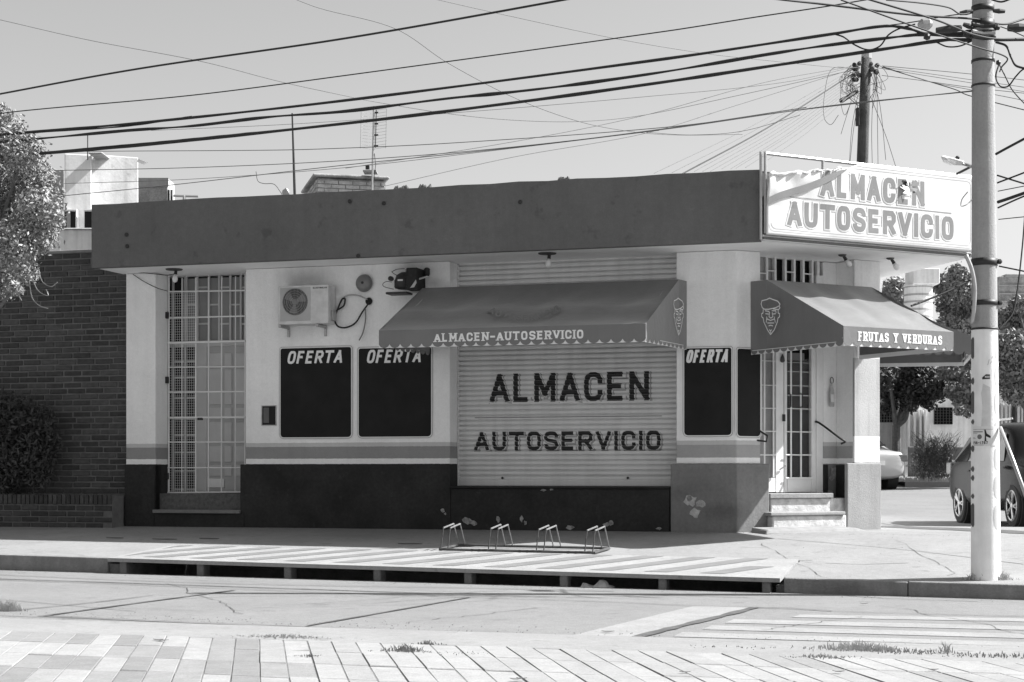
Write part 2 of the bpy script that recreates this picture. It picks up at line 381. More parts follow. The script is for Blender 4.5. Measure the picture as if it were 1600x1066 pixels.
# slab over the drain with painted diagonal stripes, on short posts
sl = thing('drain_cover_slab', 'long concrete slab with faded diagonal stripes bridging the open drain at the kerb', 'slab', FF.w((SLA+SLB)/2, 3.8, .2))
def slz(a, d): return S(a, d)+.022
b = MB(); n = 12
for i in range(n):
    u0, u1 = SLA+(SLB-SLA)*i/n, SLA+(SLB-SLA)*(i+1)/n
    P = []
    for dz in (-.045, 0):
        for a, d in ((u0, 4.66), (u1, 4.66), (u1, 2.99), (u0, 2.99)): p = FF.w(a, d, 0); P.append(Vector((p.x, p.y, slz(a, d)+dz)))
    b.box8(P)
b.build('slab_deck', M_slab, sl)
# painted stripes: skewed bars (direction taken from the photographed stripes)
s0, s1 = walk_px(600, 885), walk_px(765, 868); a0_, d0_ = FF.ad(s0); a1_, d1_ = FF.ad(s1); sk = (a1_-a0_)/(d0_-d1_)
pitch = .62; a = SLA-1.5
k = 0
while a < SLB-.1:
    b = MB(); pts = []
    m = 6
    L = []; Rg = []
    for i in range(m+1):
        d = 4.45-(4.45-3.03)*i/m; off = sk*(4.45-d)
        aa, bb = a+off, a+off+.27
        L.append((aa, d)); Rg.append((bb, d))
    for i in range(m):
        q = [L[i], Rg[i], Rg[i+1], L[i+1]]
        q = [(min(max(x, SLA+.1), SLB-.1), d) for x, d in q]
        if max(x for x, d in q) > SLB-.11 or abs(q[0][0]-q[1][0]) < .02 and abs(q[2][0]-q[3][0]) < .02: continue
        b.add([(lambda p, zz: Vector((p.x, p.y, zz)))(FF.w(x, d, 0), slz(x, d)+.004) for x, d in q], [(0, 1, 2, 3)])
    if b.v: b.build('painted_stripe', M_stripe, sl)
    a += pitch
for px in (170, 292, 430, 572, 716, 868, 1025, 1190):
    aa = a_kerb(px, 898+(px-150)*.03)
    b = MB(); b.fbox(FF, aa-.045, aa+.045, 4.42, 4.6, -.4, slz(aa, 4.5)-.047); b.build('support_post', M_kerb, sl, bevel=.01)
# tar joints, cracks and markings on the road
b = MB()
for P, wd in (([(72, 963), (210, 944), (367, 923)], .05), ([(30, 954), (140, 943), (240, 931)], .022), ([(480, 979), (600, 958), (735, 934)], .04), ([(985, 999), (1060, 980), (1130, 963), (1180, 950)], .10),
              ([(0, 899), (160, 906), (400, 914), (800, 921), (960, 925)], .03), ([(0, 907), (215, 915), (517, 927), (640, 931), (790, 936), (970, 942), (1070, 947), (1200, 951), (1360, 958), (1600, 964)], .02),
              ([(60, 963), (400, 978), (700, 989)], .035), ([(800, 993), (1000, 1000), (1200, 1009), (1330, 1013)], .07), ([(1180, 950), (1230, 951), (1300, 956)], .03)):
    strip(b, [road_px(*p) for p in P], wd, .008)
struct(b.build('tar_joint', M_tar))
b = MB()
P = [road_px(*p) for p in ((888, 995), (1082, 948), (1172, 950), (984, 998))]
b.add([p+Vector((0, 0, .004)) for p in P], [(0, 1, 2, 3)]); struct(b.build('stop_line', M_line))
for (x0, y0, x1, y1, h) in ((1245, 963, 1720, 972, 4.5), (1141, 971, 1720, 985, 6), (1106, 981, 1720, 998, 6.5), (1060, 992, 1720, 1011, 7), (1330, 1004, 1720, 1017, 3.5)):
    b = MB(); n = 8; up = []; lo = []
    for i in range(n+1):
        t = i/n; x = x0+(x1-x0)*t; y = y0+(y1-y0)*t; up.append(road_px(x+6, y-h/2)+Vector((0, 0, .004))); lo.append(road_px(x-8, y+h/2)+Vector((0, 0, .004)))
    for i in range(n): b.add([lo[i], lo[i+1], up[i+1], up[i]], [(0, 1, 2, 3)])
    struct(b.build('crossing_bar', M_line))
# near gutter strip and paving
struct(grid('near_gutter', lin(A0, A1, 30), [10.1, 10.14, 10.8, 11.4], lambda a, d: Vector((*FF.w(a, d, 0).xy, (zroad(FF.w(a, 10, 0).x)-.002 if d < 10.12 else .07+.022*(d-10.1)))), M_walk))
struct(grid('paving_bed', lin(A0, A1, 10), [11.4, 11.41, 16, 24, 60], lambda a, d: Vector((*FF.w(a, d, 0).xy, .095)), mat('joint_sand', .16, .95, .25, 9, .5, 60, fine=.15)))
tiles = struct(thing('near_sidewalk', None, None, FF.w(0, 12, 0)))
P1 = Vector((.156, -1, 0)).normalized(); LT = .74; WT = .187
TM = []
for mm in M_tiles:
    b = MB(); e = FF.e; g = .004
    pts = [Vector((0, 0, 0))+e*g, e*(WT-g), e*(WT-g)+P1*(LT-g), P1*(LT-g)+e*g]
    lo = [p+Vector((0, 0, -.03)) for p in pts]; mid = [p+Vector((0, 0, .026)) for p in pts]
    cc = sum(pts, Vector())/4; top = [cc+(p-cc)*.97+Vector((0, 0, .032)) for p in pts]
    vs = lo[::-1]; b.v = [Vector(v) for v in pts[:0]]
    o_ = [*[p for p in lo], *[p for p in mid], *[p for p in top]]
    b.v = o_; b.f = [(i, i+4, (i+1) % 4+4, (i+1) % 4) for i in range(4)]+[(i+4, i+8, (i+1) % 4+8, (i+1) % 4+4) for i in range(4)]+[(11, 10, 9, 8)]
    me = bpy.data.meshes.new('paving_tile'); me.from_pydata(b.v, [], b.f); me.materials.append(mm); me.update(); TM.append(me)
cnt = 0
for j in range(7):
    for i in range(-34, 30):
        jit = random.Random(i*7+1).uniform(-.04, .04)-.06
        p = FF.w(i*WT, 11.42, .068)+P1*(LT*j+jit)
        px = CX+p.x/p.y*FPX if p.y > 1 else 0
        if p.y < 7.9 or px < -90 or px > 1680: continue
        left = px < 480
        wts = (.3, .5, .08, .12) if left and sin(i*.9+j*2.1)+sin(i*.37) > -.5 else (.0, .05, .4, .55)
        me = random.choices(TM, wts)[0]
        if cnt >= 298: break
        o = bpy.data.objects.new('tile', me); COL.objects.link(o); o.parent = tiles; o.location = p-tiles.location+Vector((0, 0, random.uniform(-.003, .003)))
        o.rotation_euler = (random.uniform(-.004, .004), random.uniform(-.004, .004), random.uniform(-.003, .003)); cnt += 1
# side street beyond the shop, rising away
struct(grid('side_street', lin(4.2, 40, 12), lin(25.2, 80, 24), lambda x, y: Vector((x, y, T(y)-.0)), M_road))
b = MB()
P = [(1372, 820.5), (1500, 825), (1640, 832)]
def gflat(px, py, z): r = ray(px, py); k = (CZ-z)/(-r.z); return Vector((r.x*k, k, z))
for P, w_ in (([(1370, 822), (1500, 827), (1640, 834)], .75), ):
    strip(b, [gflat(*p, .505) for p in P], w_, .0)
for P, w_ in (([(1365, 804), (1480, 813), (1640, 828)], .10), ([(1365, 783), (1480, 786), (1560, 788)], .10)):
    strip(b, [gflat(*p, .46) for p in P], w_, .0)
struct(b.build('street_dark_band', M_tar))  # one wide and two thin dark bands drawn across the side street
struct(grid('far_sidewalk', lin(10.7, 40, 6), [44.6, 44.61, 52, 80], lambda x, y: Vector((x, y, T(y)+(.13 if y > 44.605 else 0))), M_walk))
# ================================================================ THE SHOP
shop = thing('corner_shop', 'low corner shop with dark roof parapet, white walls with grey painted bands and dark plinth', 'shop', FF.w(0, 0, ZB))
ZS = 4.34; ZT = 5.27
fa = lambda px, py=600, d=0: FF.px(px, py, d)[0]
ca = lambda px, py=600, d=0: FC.px(px, py, d)[0]
TH = .40
aP0, aD0, aD1, aS0, aS1 = fa(197), fa(243), fa(384), fa(703), fa(1057)
cL, cR, cE = ca(1188), ca(1335), ca(1375)
def wallpart(name, fr, a0, a1, z0, z1, m, d0=-TH, d1=0): return MB().fbox(fr, a0, a1, d0, d1, z0, z1).build(name, m, shop, bevel=.006)
ZP = 1.435
wallpart('wall', FF, aP0, aD0, ZB-.3, ZS, M_wall)
wallpart('wall', FF, aD1, aS0, ZB-.3, ZS, M_wall)
zsill = FF.px(880, 760)[1]
wallpart('wall', FF, aS0, aS1, ZB-.3, zsill-.05, M_plinthd, -TH, -.002)
mi = mitre(-TH)
MB().prism([xy(FF.w(aS1, 0, 0)), C0, xy(mi), xy(FF.w(aS1, -TH, 0))], ZB-.3, ZS).build('wall', M_wallc, shop, bevel=.006)
MB().prism([C0, xy(FC.w(cL, 0, 0)), xy(FC.w(cL, -TH, 0)), xy(mi)], ZB-.3, ZS).build('wall', M_wallc, shop, bevel=.006)
# pillar at the far end of the corner cut, and the recess return beside the door
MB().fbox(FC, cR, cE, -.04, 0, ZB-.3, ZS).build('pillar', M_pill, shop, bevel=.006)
MB().fbox(FC, cR+.002, cE-.002, -TH, -.041, ZB-.3, ZS-.002).build('pillar', M_wallc, shop, bevel=.008)
c1285 = ca(1286, 600, -TH); 
MB().fbox(FC, c1285, cE-.1, -.75, -TH+.0, ZB-.3, ZS-.003).build('recess_wall', M_wallc, shop, bevel=.006)
# plinth: dark paint standing proud of the wall
pd = .035
def plinth(fr, a0, a1, m, z1=ZP, d0=-.2, d1=pd): return MB().fbox(fr, a0, a1, d0, d1, ZB-.3, z1).build('plinth', m, shop, bevel=.012, bseg=2)
plinth(FF, aP0-.01, aD0+.0, M_plinthd); plinth(FF, fa(375, 760, pd), aS0+.02, M_plinthd); plinth(FF, aS0+.022, fa(1046, 760, pd), M_plinthd, zsill-.03, -.2, pd-.004)
mo = mitre(pd+.015); mi2 = mitre(-.15)
c1200 = ca(1201, 760, pd)
MB().prism([xy(FF.w(fa(1048, 760, pd), pd+.015, 0)), xy(mo), xy(FC.w(c1200, pd+.015, 0)), xy(FC.w(c1200, -.36, 0)), xy(FC.w(cL-.05, -.36, 0)), xy(mi2), xy(FF.w(fa(1048, 760, pd), -.15, 0))], ZB-.3, ZP).build('plinth', M_plinthg, shop, bevel=.015, bseg=2)
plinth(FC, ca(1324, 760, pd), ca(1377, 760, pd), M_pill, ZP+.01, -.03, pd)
plinth(FC, c1285+.0, ca(1324, 760, pd)-.003, M_plinthd, ZP-.01, -.42, -.375)
plinth(FC, cR-.03, cR+.01, M_plinthd, ZP-.012, -.376, -.034)
# sills
MB().fbox(FF, aS0-.0, fa(1046, 760, pd), -TH, pd+.03, zsill-.03, zsill).build('sill', M_plinthd, shop, bevel=.006)
zd0 = FF.px(320, 771, -.3)[1]; zst = FF.px(320, 797, .05)[1]
MB().fbox(FF, aD0, aD1, -TH-.3, -.12, ZB-.3, zd0).build('door_threshold', mat('threshold_granite', .1, .8, .3, 20, .3, 60, fine=.3), shop, bevel=.006)
MB().fbox(FF, fa(238, 797, .1), fa(373, 797, .1), -.12, .10, zst-.05, zst).build('door_step', M_plinthg, shop, bevel=.006)
MB().fbox(FF, aD0+.01, aD1-.01, -.12, .05, ZB-.3, zst-.05).build('door_step', M_plinthd, shop)
# body behind the walls, side wall, roof, parapet and overhanging soffit
FS = C0
side_dir = Vector((.215, 1, 0)).normalized()
pE = FC.w(cE, 0, 0)
bodyp = [FF.w(aP0, -.72, 0), FF.w(.2, -.80, 0), FC.w(cE-.12, -.76, 0), FC.w(cE-.12, -.76, 0)+side_dir*7, FF.w(aP0, -9, 0)]
MB().prism([xy(p) for p in bodyp], ZB-.3, ZS).build('inner_wall', M_houseg, shop)
sw = [pE+Vector((-.02, .02, 0)), pE+side_dir*7.5, pE+side_dir*7.5-FC.e*.3, pE-FC.e*.3+FC.n*-.4]
MB().prism([xy(p) for p in sw], ZB-.3, ZS).build('side_wall', M_house, shop)
OV = .83
aRL = FF.px(143, 420, OV)[0]
K0 = Vector((3.25, 21.37, 0)); K1 = Vector((6.48, 23.12, 0)); K2 = Vector((5.80, 25.6, 0))
fl = FF.w(aRL, OV, 0)
KE = K2+side_dir*5.5
BL = FF.w(aRL, -8.5, 0)
def inset(P, k):
    c = sum(P, Vector())/len(P); return [p+(c-p).normalized()*k for p in P]
roofp = [fl, K0, K1, K2, KE, BL]
dK = (K1-K0).normalized(); nK = Vector((dK.y, -dK.x, 0))
roofi = [fl-FF.n*.1+FF.e*.1, K0-FF.n*.09-nK*.09, K1-nK*.1-dK*.1, K2-dK*.05, KE, BL+FF.e*.1]
MB().prism([xy(p) for p in roofi], 4.43, 5.12).build('roof', M_fascia, shop)
b = MB(); b.prism([xy(p) for p in [fl+FF.n*-.004+FF.e*.004, K0-FF.n*.004, K1+nK*.0, K2, KE, BL]], 4.345, 4.428); b.build('soffit', M_soffit, shop, bevel=.01)
kin = mitre(OV-.12)
pf = MB()   # parapet facing the street, slightly uneven along its top
n = 24; q0, q1 = fl, Vector((K0.x-.012, K0.y+.004, 0))
for i in range(n+1):
    p = q0.lerp(q1, i/n); z = ZT+random.uniform(-.008, .008)
    pf.v += [Vector((p.x, p.y, 4.335)), Vector((p.x, p.y, z)), Vector((*(p-FF.n*.12).xy, z)), Vector((*(p-FF.n*.12).xy, 4.335))]
for i in range(n):
    o = i*4
    for k in range(4): pf.f.append((o+k, o+4+k, o+4+(k+1) % 4, o+(k+1) % 4))
pf.f += [(0, 1, 2, 3), (n*4+3, n*4+2, n*4+1, n*4)]
bm = None
pf.build('parapet', M_fascia, shop)
b = MB(); b.prism([xy(p) for p in [fl-FF.n*.125, fl-FF.n*.125+FF.e*.12, BL+FF.e*.12, BL]], 4.43, ZT-.01); b.build('parapet', M_fascia, shop)
b = MB(); b.prism([xy(p) for p in [K0-nK*.02+dK*.0, K1-nK*.02, K1-nK*.12, K0-nK*.14+dK*.05]], 4.43, ZT-.02); b.build('parapet', M_fascia, shop)
# small bolt stubs and stains on the parapet face
for px, py in ((547, 315), (600, 318), (813, 316), (198, 367), (199, 385), (560, 400)):
    a, z = FF.px(px, py, OV); b = MB().lathe(FF.w(a, OV-.005, z), FF.n, [(.03, 0), (.03, .02), (.012, .03)], 8); b.build('bolt_stub', M_black, shop)
# flaked plaster where the paint has fallen off
def flake(fr, px, py, r, d, n=9, sx=1.0, m=None):
    a, z = fr.px(px, py, d); pts = [fr.w(a+x*sx, d+.001, z+y) for x, y in rpoly(0, 0, r, n, .35)]
    MB().extrude(pts[::-1], fr.n*-.008 if False else fr.n*.006).build('plaster_flake', m or M_bareplaster, shop)
for px, py, r, sx in ((1079, 783, .075, 1.2), (1095, 787, .045, 1.5), (1086, 802, .06, 1.1), (1077, 779, .04, 1)): flake(FF, px, py, r, pd+.015, 11, sx)
for px, py, r, sx in ((730, 814, .05, 1.3), (740, 817, .035, 1.6), (778, 812, .04, .8), (815, 811, .04, .6), (821, 817, .03, .7), (692, 797, .03, 1), (696, 803, .018, 1), (955, 817, .04, 1), (948, 820, .03, 1.6), (849, 766, .02, 2), (862, 765, .015, 1.5), (890, 824, .03, 2), (1030, 826, .02, 2)):
    flake(FF, px, py, r, pd-.004, 9, sx, mat('soiled_plaster', .26, .95, .5, 20, .5, 40))
for px, py, r, sx in ((1303, 737, .07, 1), (1312, 730, .05, 1), (1300, 745, .05, 1), (1320, 740, .04, .6), (1297, 772, .06, 1), (1303, 790, .055, 1), (1310, 783, .05, .9), (1294, 788, .05, 1)):
    flake(FC, px, py, r, -.375, 11, sx, mat('old_plaster', .26, .95, .4, 18, .5, 40))
# entrance steps on the corner cut
zt1 = FC.px(1250, 771, -.05)[1]; zt2 = FC.px(1250, 800, .12)[1]
MB().fbox(FC, ca(1202, 770, -.05), ca(1301, 770, -.05), -.5, -.03, zt1-.07, zt1).build('step', M_slab, shop, bevel=.01, bseg=2)
MB().fbox(FC, ca(1204, 770, -.08), ca(1322, 770, -.08), -.5, -.07, ZB-.2, zt1-.07).build('step', M_wallc and mat('worn_step', .5, .9, .3, 7, .6, 30, spots=.3), shop, bevel=.01)
MB().fbox(FC, ca(1203, 803, .18), ca(1320, 803, .18), -.1, .20, zt2-.05, zt2).build('step', M_slab, shop, bevel=.012, bseg=2)
MB().fbox(FC, ca(1207, 803, .16), ca(1322, 803, .16), -.1, .17, ZB-.2, zt2-.05).build('step', mat('worn_step', .5), shop, bevel=.02, bseg=2)
b = MB(); x0, x1 = ca(1199, 830, .5), ca(1358, 830, .34)
P = [FC.w(x0, .14, ZB-.05), FC.w(x0-.02, .50, ZB-.02), FC.w(x1+.02, .40, ZB-.02), FC.w(x1-.3, .14, ZB-.05)]
Tp = [FC.w(x0, .14, ZB+.07), FC.w(x0+.04, .46, ZB+.045), FC.w(x1-.22, .36, ZB+.04), FC.w(x1-.4, .14, ZB+.07)]
b.box8([P[1], P[2], P[3], P[0], Tp[1], Tp[2], Tp[3], Tp[0]]); b.build('step', mat('step_cement', .24, .9, .15, 5, .4, 50), shop, bevel=.02, bseg=2)

# ---------------- roller shutter
sh = thing('roller_shutter', 'wide ribbed metal roller shutter lettered ALMACEN AUTOSERVICIO in black', 'shutter', FF.w((aS0+aS1)/2, -.36, zsill))
SD = -.37; PT = .0725
sa0 = fa(718, 600, SD); sa1 = fa(1064, 600, SD)
def slat_profile(t): return [(0, -.022), (.10, -.022), (.13, .008), (.3, .0175), (.6, .0185), (.82, .015), (.86, -.022), (1, -.022)]
prof = slat_profile(0)
def slat_h(z):
    t = ((z-zsill)/PT) % 1.0
    for (t0, h0), (t1, h1) in zip(prof, prof[1:]):
        if t <= t1: return h0+(h1-h0)*(t-t0)/(t1-t0)
    return 0
me_slat = None; k = 0; z = zsill+.002
while z < ZS-.02:
    if k == 0:
        b = MB(); L = []
        for j in range(2):
            for (t, h) in prof: b.v.append(FF.w(sa0 if j == 0 else sa1, SD+h, z+t*PT))
        n = len(prof); b.f = [(i, n+i, n+i+1, i+1) for i in range(n-1)]
        o = b.build('slat', M_slat, sh); me_slat = o
    else:
        o = me_slat.copy(); COL.objects.link(o); o.location = (random.uniform(-.001, .001), 0, k*PT)
    k += 1; z += PT
b = MB(); b.fbox(FF, aS0+.002, sa0-.0, SD-.03, SD+.05, zsill, ZS-.003); b.build('guide_rail', M_slat, sh, bevel=.004)
b = MB(); b.fbox(FF, sa1-.012, aS1+.05, SD-.03, SD+.05, zsill, ZS-.003); b.build('guide_rail', M_slat, sh, bevel=.004)
b = MB(); b.fbox(FF, sa0, sa1, SD-.01, SD+.03, zsill, zsill+.09); b.build('bottom_bar', M_slat, sh, bevel=.008)
for px in (785, 981):
    a, z = FF.px(px, 747, SD+.04); MB().lathe(FF.w(a, SD+.03, z), FF.n, [(.018, 0), (.018, .02), (.006, .022)], 8).build('lock', M_black, sh)
def shutter_text(text, x0, x1, y0, y1, tpx, seps):
    a0, zlo = FF.px(x0, y1, SD+.02); a1, zhi = FF.px(x1, y0, SD+.02); W = a1-a0; H = zhi-zlo; t = tpx/104.
    q = layout(text, W, H, t, gap=.30)
    cuts = []
    zz = zsill
    while zz < zhi:
        for (tt, hh) in prof: cuts.append(zz+tt*PT-zlo)
        zz += PT
    cuts = [c for c in cuts if 0 < c < H]
    def fm(u, v, h): return FF.w(a0+u, SD+slat_h(zlo+v)+h, zlo+v)
    q2 = layout(text, W, H, t+.055, gap=.30-.055/(W/len(text))*1.0)
    # offset keyline under the letters
    def fm2(u, v, h): return FF.w(a0+u+.016, SD+slat_h(zlo+v-.02)+h, zlo+v-.02)
    ok = layout(text, W, H, t, gap=.30)
    big = [( [Vector(p) for p in qq], k) for qq, k in ok]
    lettering('letter_keyline', grow(text, W, H, t, .034), fm2, mat('keyline_grey', .3, .6), sh, .0012, [c+.02 for c in cuts])
    lettering('letter_gap', grow(text, W, H, t, .024), fm, M_slat, sh, .0032, cuts)
    lettering('letter', q, fm, M_letter, sh, .0056, cuts)
def grow(text, W, H, t, g, gap=.30, serif=0, slant=0):
    """same centre lines as layout() but a thicker stroke"""
    tot = sum(FONT[c][1] for c in text); n = len(text); unit = (W-n*t)/(tot+gap*(n-1)); x = 0; out = []
    for ci, c in enumerate(text):
        st, wd = FONT[c]; ww = unit*wd; n_out = len(out)
        for k, s_ in enumerate(st):
            p = chaikin(s_) if c in 'OCUS' else s_
            pts = [(x+t/2+q[0]*ww, t/2+q[1]*(H-t)) for q in p]; cl = (Vector(pts[0])-Vector(pts[-1])).length < 1e-6
            out += [(q, k) for q in ribbon(pts, t+g, cl)]
            if not cl:
                if c in 'CS': continue
                for e0, e1 in ((pts[0], pts[1]), (pts[-1], pts[-2])):
                    d = (Vector(e0)-Vector(e1)).normalized()*(t+g)/2; out += [(q, k) for q in ribbon([e0, tuple(Vector(e0)+d)], t+g)]
        out[n_out:] = [(q, k+100*ci) for q, k in out[n_out:]]; x += ww+t+unit*gap
    out = [([Vector((p[0], min(max(p[1], -g/2), H+g/2))) for p in q], k) for q, k in out]
    return out
shutter_text('ALMACEN', 765, 1014, 580, 629, 7.4, None)
shutter_text('AUTOSERVICIO', 741, 1032, 673, 704, 5.3, None)
a0, z0 = FF.px(742, 653, SD+.02); a1, z1 = FF.px(1034, 651, SD+.02)
b = MB(); b.fbox(FF, a0, a1, SD+.019, SD+.023, z0-.006, z0+.006); b.build('ruled_line', M_gletter, sh)

# ---------------- barred street door at the left
gd = thing('barred_door', 'tall white grille gate standing in front of a pale panelled metal door', 'door', FF.w((aD0+aD1)/2, -.38, zd0))
GD = -.36
g = lambda px, py: FF.px(px, py, GD)
def bar(px0, py0, px1, py1, r, d=GD, name='grille_bar', m=M_white, par=gd, fr=FF, n=6):
    a0, z0 = fr.px(px0, py0, d); a1, z1 = fr.px(px1, py1, d)
    return MB().tube([fr.w(a0, d, z0), fr.w(a1, d, z1)], r, n).build(name, m, par)
for y0, y1, r in ((456, 454, .012), (497, 494, .012), (536, 533, .018), (574, 573, .010), (613, 612, .012), (653, 652, .014), (691, 691, .010), (731, 731, .010), (770, 769, .013)): bar(262, y0, 384, y1, r)
for x, ty, r in ((264, 430, .014), (284.5, 434, .009), (306, 434, .013), (326, 434, .012), (346.5, 432, .011), (368, 432, .009), (383.5, 427, .014)): bar(x, ty, x-.5, 770, r, GD-.012)
# finer mesh behind the left half of the grille
b = MB()
for i in range(14):
    x = 265+i*3.1; a, z0 = FF.px(x, 770, GD-.03); _, z1 = FF.px(x, 458, GD-.03); b.tube([FF.w(a, GD-.03, z0), FF.w(a, GD-.03, z1)], .002, 4, cap=False)
for i in range(78):
    y = 459+i*4.0; a0, z0 = FF.px(265, y, GD-.033); a1, _ = FF.px(306, y, GD-.033); b.tube([FF.w(a0, GD-.033, z0), FF.w(a1, GD-.033, z0)], .002, 4, cap=False)
tag(b.build('wire_mesh', M_white, gd), None, None, kind='stuff')
DD = -.62
aa0 = aD0-.3; aa1 = aD1+.02
b = MB().fbox(FF, aa0, aa1, DD-.06, DD-.03, zd0, ZS-.004); b.build('door_backing', M_dark, gd)
def dbox(x0, y0, x1, y1, d0, d1, name, m, par=gd):
    A, zt = FF.px(x0, y0, d1); B, zb = FF.px(x1, y1, d1); return MB().fbox(FF, A, B, d0, d1, zb, zt).build(name, m, par, bevel=.005)
M_doorp = mat('door_grey_paint', .40, .5, .08, 3, .05, 30); M_doorl = mat('door_light_paint', .5, .5, .08, 3, .05, 30)
# transom with staggered glazing bars
dbox(285, 436, 384, 534, DD-.02, DD-.01, 'transom_glass', mat('frosted_glass', .22, .25, .15, 2, spec=.5))
for x in (291, 308, 326, 342, 359.5, 376): dbox(x-1.6, 428, x+1.6, 534, DD-.01, DD+.02, 'transom_bar', M_doorl)
for i, x in enumerate((291, 308, 326, 342, 359.5, 376)):
    for y in ((449, 506) if i % 2 else (476,)):
        dbox(x, y-1.2, x+16, y+1.2, DD-.01, DD+.015, 'transom_bar', M_doorl)
dbox(262, 534, 384, 540, DD-.03, DD+.03, 'transom_rail', M_doorl)
# narrow glazed side light and panelled leaf
for x in (270, 289): dbox(x-1.6, 430, x+1.6, 768, DD-.01, DD+.02, 'sidelight_bar', M_doorl)
for y in (565, 590, 622, 655, 680, 707, 736, 765): dbox(270, y-1.2, 305, y+1.2, DD-.01, DD+.015, 'sidelight_bar', M_doorl)
dbox(304, 540, 386, 770, DD-.02, DD+.01, 'door_leaf', M_doorp)
dbox(304.5, 541, 323, 770, DD+.011, DD+.03, 'door_stile', M_doorl)
for x0, x1 in ((327, 346), (350.5, 362), (366, 384)):
    for y0, y1 in ((552, 572), (577, 632), (637, 655), (660, 692), (697, 722), (727, 744)):
        dbox(x0, y0, x1, y1, DD+.011, DD+.024, 'door_panel', M_doorl)
dbox(326, 748, 350, 762, DD+.011, DD+.03, 'kick_plate', M_white)
for py in (493, 594, 744):
    a, z = FF.px(261.5, py, GD+.02); MB().fbox(FF, a-.02, a+.02, GD, GD+.06, z-.05, z+.05).build('hinge', M_black, gd, bevel=.005)
a, z = g(314, 654); MB().fbox(FF, a-.05, a+.03, GD-.02, GD+.03, z-.025, z+.01).build('latch', M_black, gd, bevel=.005)

# ---------------- OFERTA panels
def panel(fr, x0, y0, x1, y1, text, label, rc=.05, tx=None):
    a0, zt = fr.px(x0, y0, .0); a1, zb = fr.px(x1, y1, .0); t = thing('offer_board', label, 'sign board', fr.w((a0+a1)/2, 0, zb), 'black painted offer boards on the wall')
    def rr(g, z0=0):
        A0, A1, Z0, Z1 = a0-g, a1+g, zb-g, zt+g; r = rc+g; pts = []
        for cx_, cz_, s in ((A1-r, Z0+r, -90), (A1-r*.6, Z1-r*.6, 0), (A0+r*.6, Z1-r*.6, 90), (A0+r, Z0+r, 180)):
            q = r if cz_ < (zb+zt)/2 else r*.6
            for k in range(5): an = R(s+90*k/4); pts.append((cx_+q*cos(an), cz_+q*sin(an)))
        return pts
    MB().extrude([fr.w(x, .001, z) for x, z in rr(.035)], fr.n*.006).build('border', M_white, t)
    MB().extrude([fr.w(x, .0045, z) for x, z in rr(.022)], fr.n*.005).build('keyline', M_gletter, t)
    MB().extrude([fr.w(x, .0065, z) for x, z in rr(.016)], fr.n*.0055).build('inner_border', M_white, t)
    MB().extrude([fr.w(x, .008, z) for x, z in rr(0)], fr.n*.007).build('board', M_blackp, t)
    if text:
        A, Z1 = fr.px(tx[0], tx[1], .015); B, Z0 = fr.px(tx[2], tx[3], .015)
        q = layout(text, B-A-.04, Z1-Z0, .036, slant=.22, gap=.30)
        lettering('letter', q, lambda u, v, h: fr.w(A+u, .015+h, Z0+v), M_wletter, t, .001)
    return t
panel(FF, 439, 545, 549, 683, 'OFERTA', 'black OFERTA board directly below the air conditioner', tx=(448, 549, 538, 567))
panel(FF, 561, 545, 674, 682, 'OFERTA', 'black OFERTA board half under the left end of the long awning', tx=(572, 547, 661, 566))
panel(FF, 1069.5, 545, 1143, 680, 'OFERTA', 'narrow black OFERTA board on the pier between shutter and shop corner', tx=(1071, 547, 1141, 566))
panel(FC, 1151.5, 545, 1187, 682, None, 'blank narrow black board on the corner cut beside the entrance door')
# niche
a0, zt = FF.px(410, 635); a1, zb = FF.px(431, 664)
t = thing('meter_niche', 'small square dark opening in the white wall left of the boards', 'wall niche', FF.w((a0+a1)/2, 0, zb))
MB().fbox(FF, a0, a1, .001, .004, zb, zt).build('back', M_dark, t)
b = MB()
for q in ((a0-.012, a0, zb, zt), (a1, a1+.012, zb, zt), (a0-.012, a1+.012, zt, zt+.012), (a0-.012, a1+.012, zb-.012, zb)): b.fbox(FF, q[0], q[1], .001, .012, q[2], q[3])
b.build('frame', M_bareplaster, t); MB().fbox(FF, a0+.02, (a0+a1)/2, .004, .009, zb+.03, zt-.02).build('flap', mat('niche_grey', .12), t)

# ---------------- entrance door on the corner cut
ZD = zt1
ed = thing('entrance_door', 'white double door with barred mesh glazing above the corner steps', 'door', FC.w(ca(1225, 700, -.42), -.42, ZD))
ED = -.42
def ebox(x0, y0, x1, y1, d0, d1, name, m, par=ed, bev=.004):
    A, zt = FC.px(x0, y0, d1); B, zb = FC.px(x1, y1, d1); return MB().fbox(FC, A, B, d0, d1, zb, zt).build(name, m, par, bevel=bev)
A0_, _ = FC.px(1168, 700, ED); A1_, _ = FC.px(1287, 700, ED)
MB().fbox(FC, A0_, A1_+.02, ED-.12, ED-.07, ZD-.05, ZS-.003).build('glass', M_glass, ed)
ebox(1276, 430, 1286, 770, ED-.06, ED+.03, 'door_frame', M_white); ebox(1168, 436, 1286, 446, ED-.05, ED+.03, 'door_frame', M_white)
ebox(1277, 404, 1281, 446, ED-.05, ED+.02, 'transom_bar', M_white)
for x in (1199, 1212, 1228, 1242, 1256, 1270): ebox(x-1.6, 401, x+1.6, 446, ED-.05, ED+.015, 'transom_bar', M_white)
for x0, x1, y in ((1186, 1199, 427), (1199, 1212, 423), (1228, 1242, 425), (1256, 1270, 428)): ebox(x0, y-1.3, x1, y+1.3, ED-.05, ED+.01, 'transom_bar', M_white)
for x0, x1 in ((1176, 1185), (1212.5, 1224.5), (1225.5, 1230), (1268, 1275.5)): ebox(x0, 447, x1, 769.5, ED-.05, ED+.012, 'door_stile', M_white)
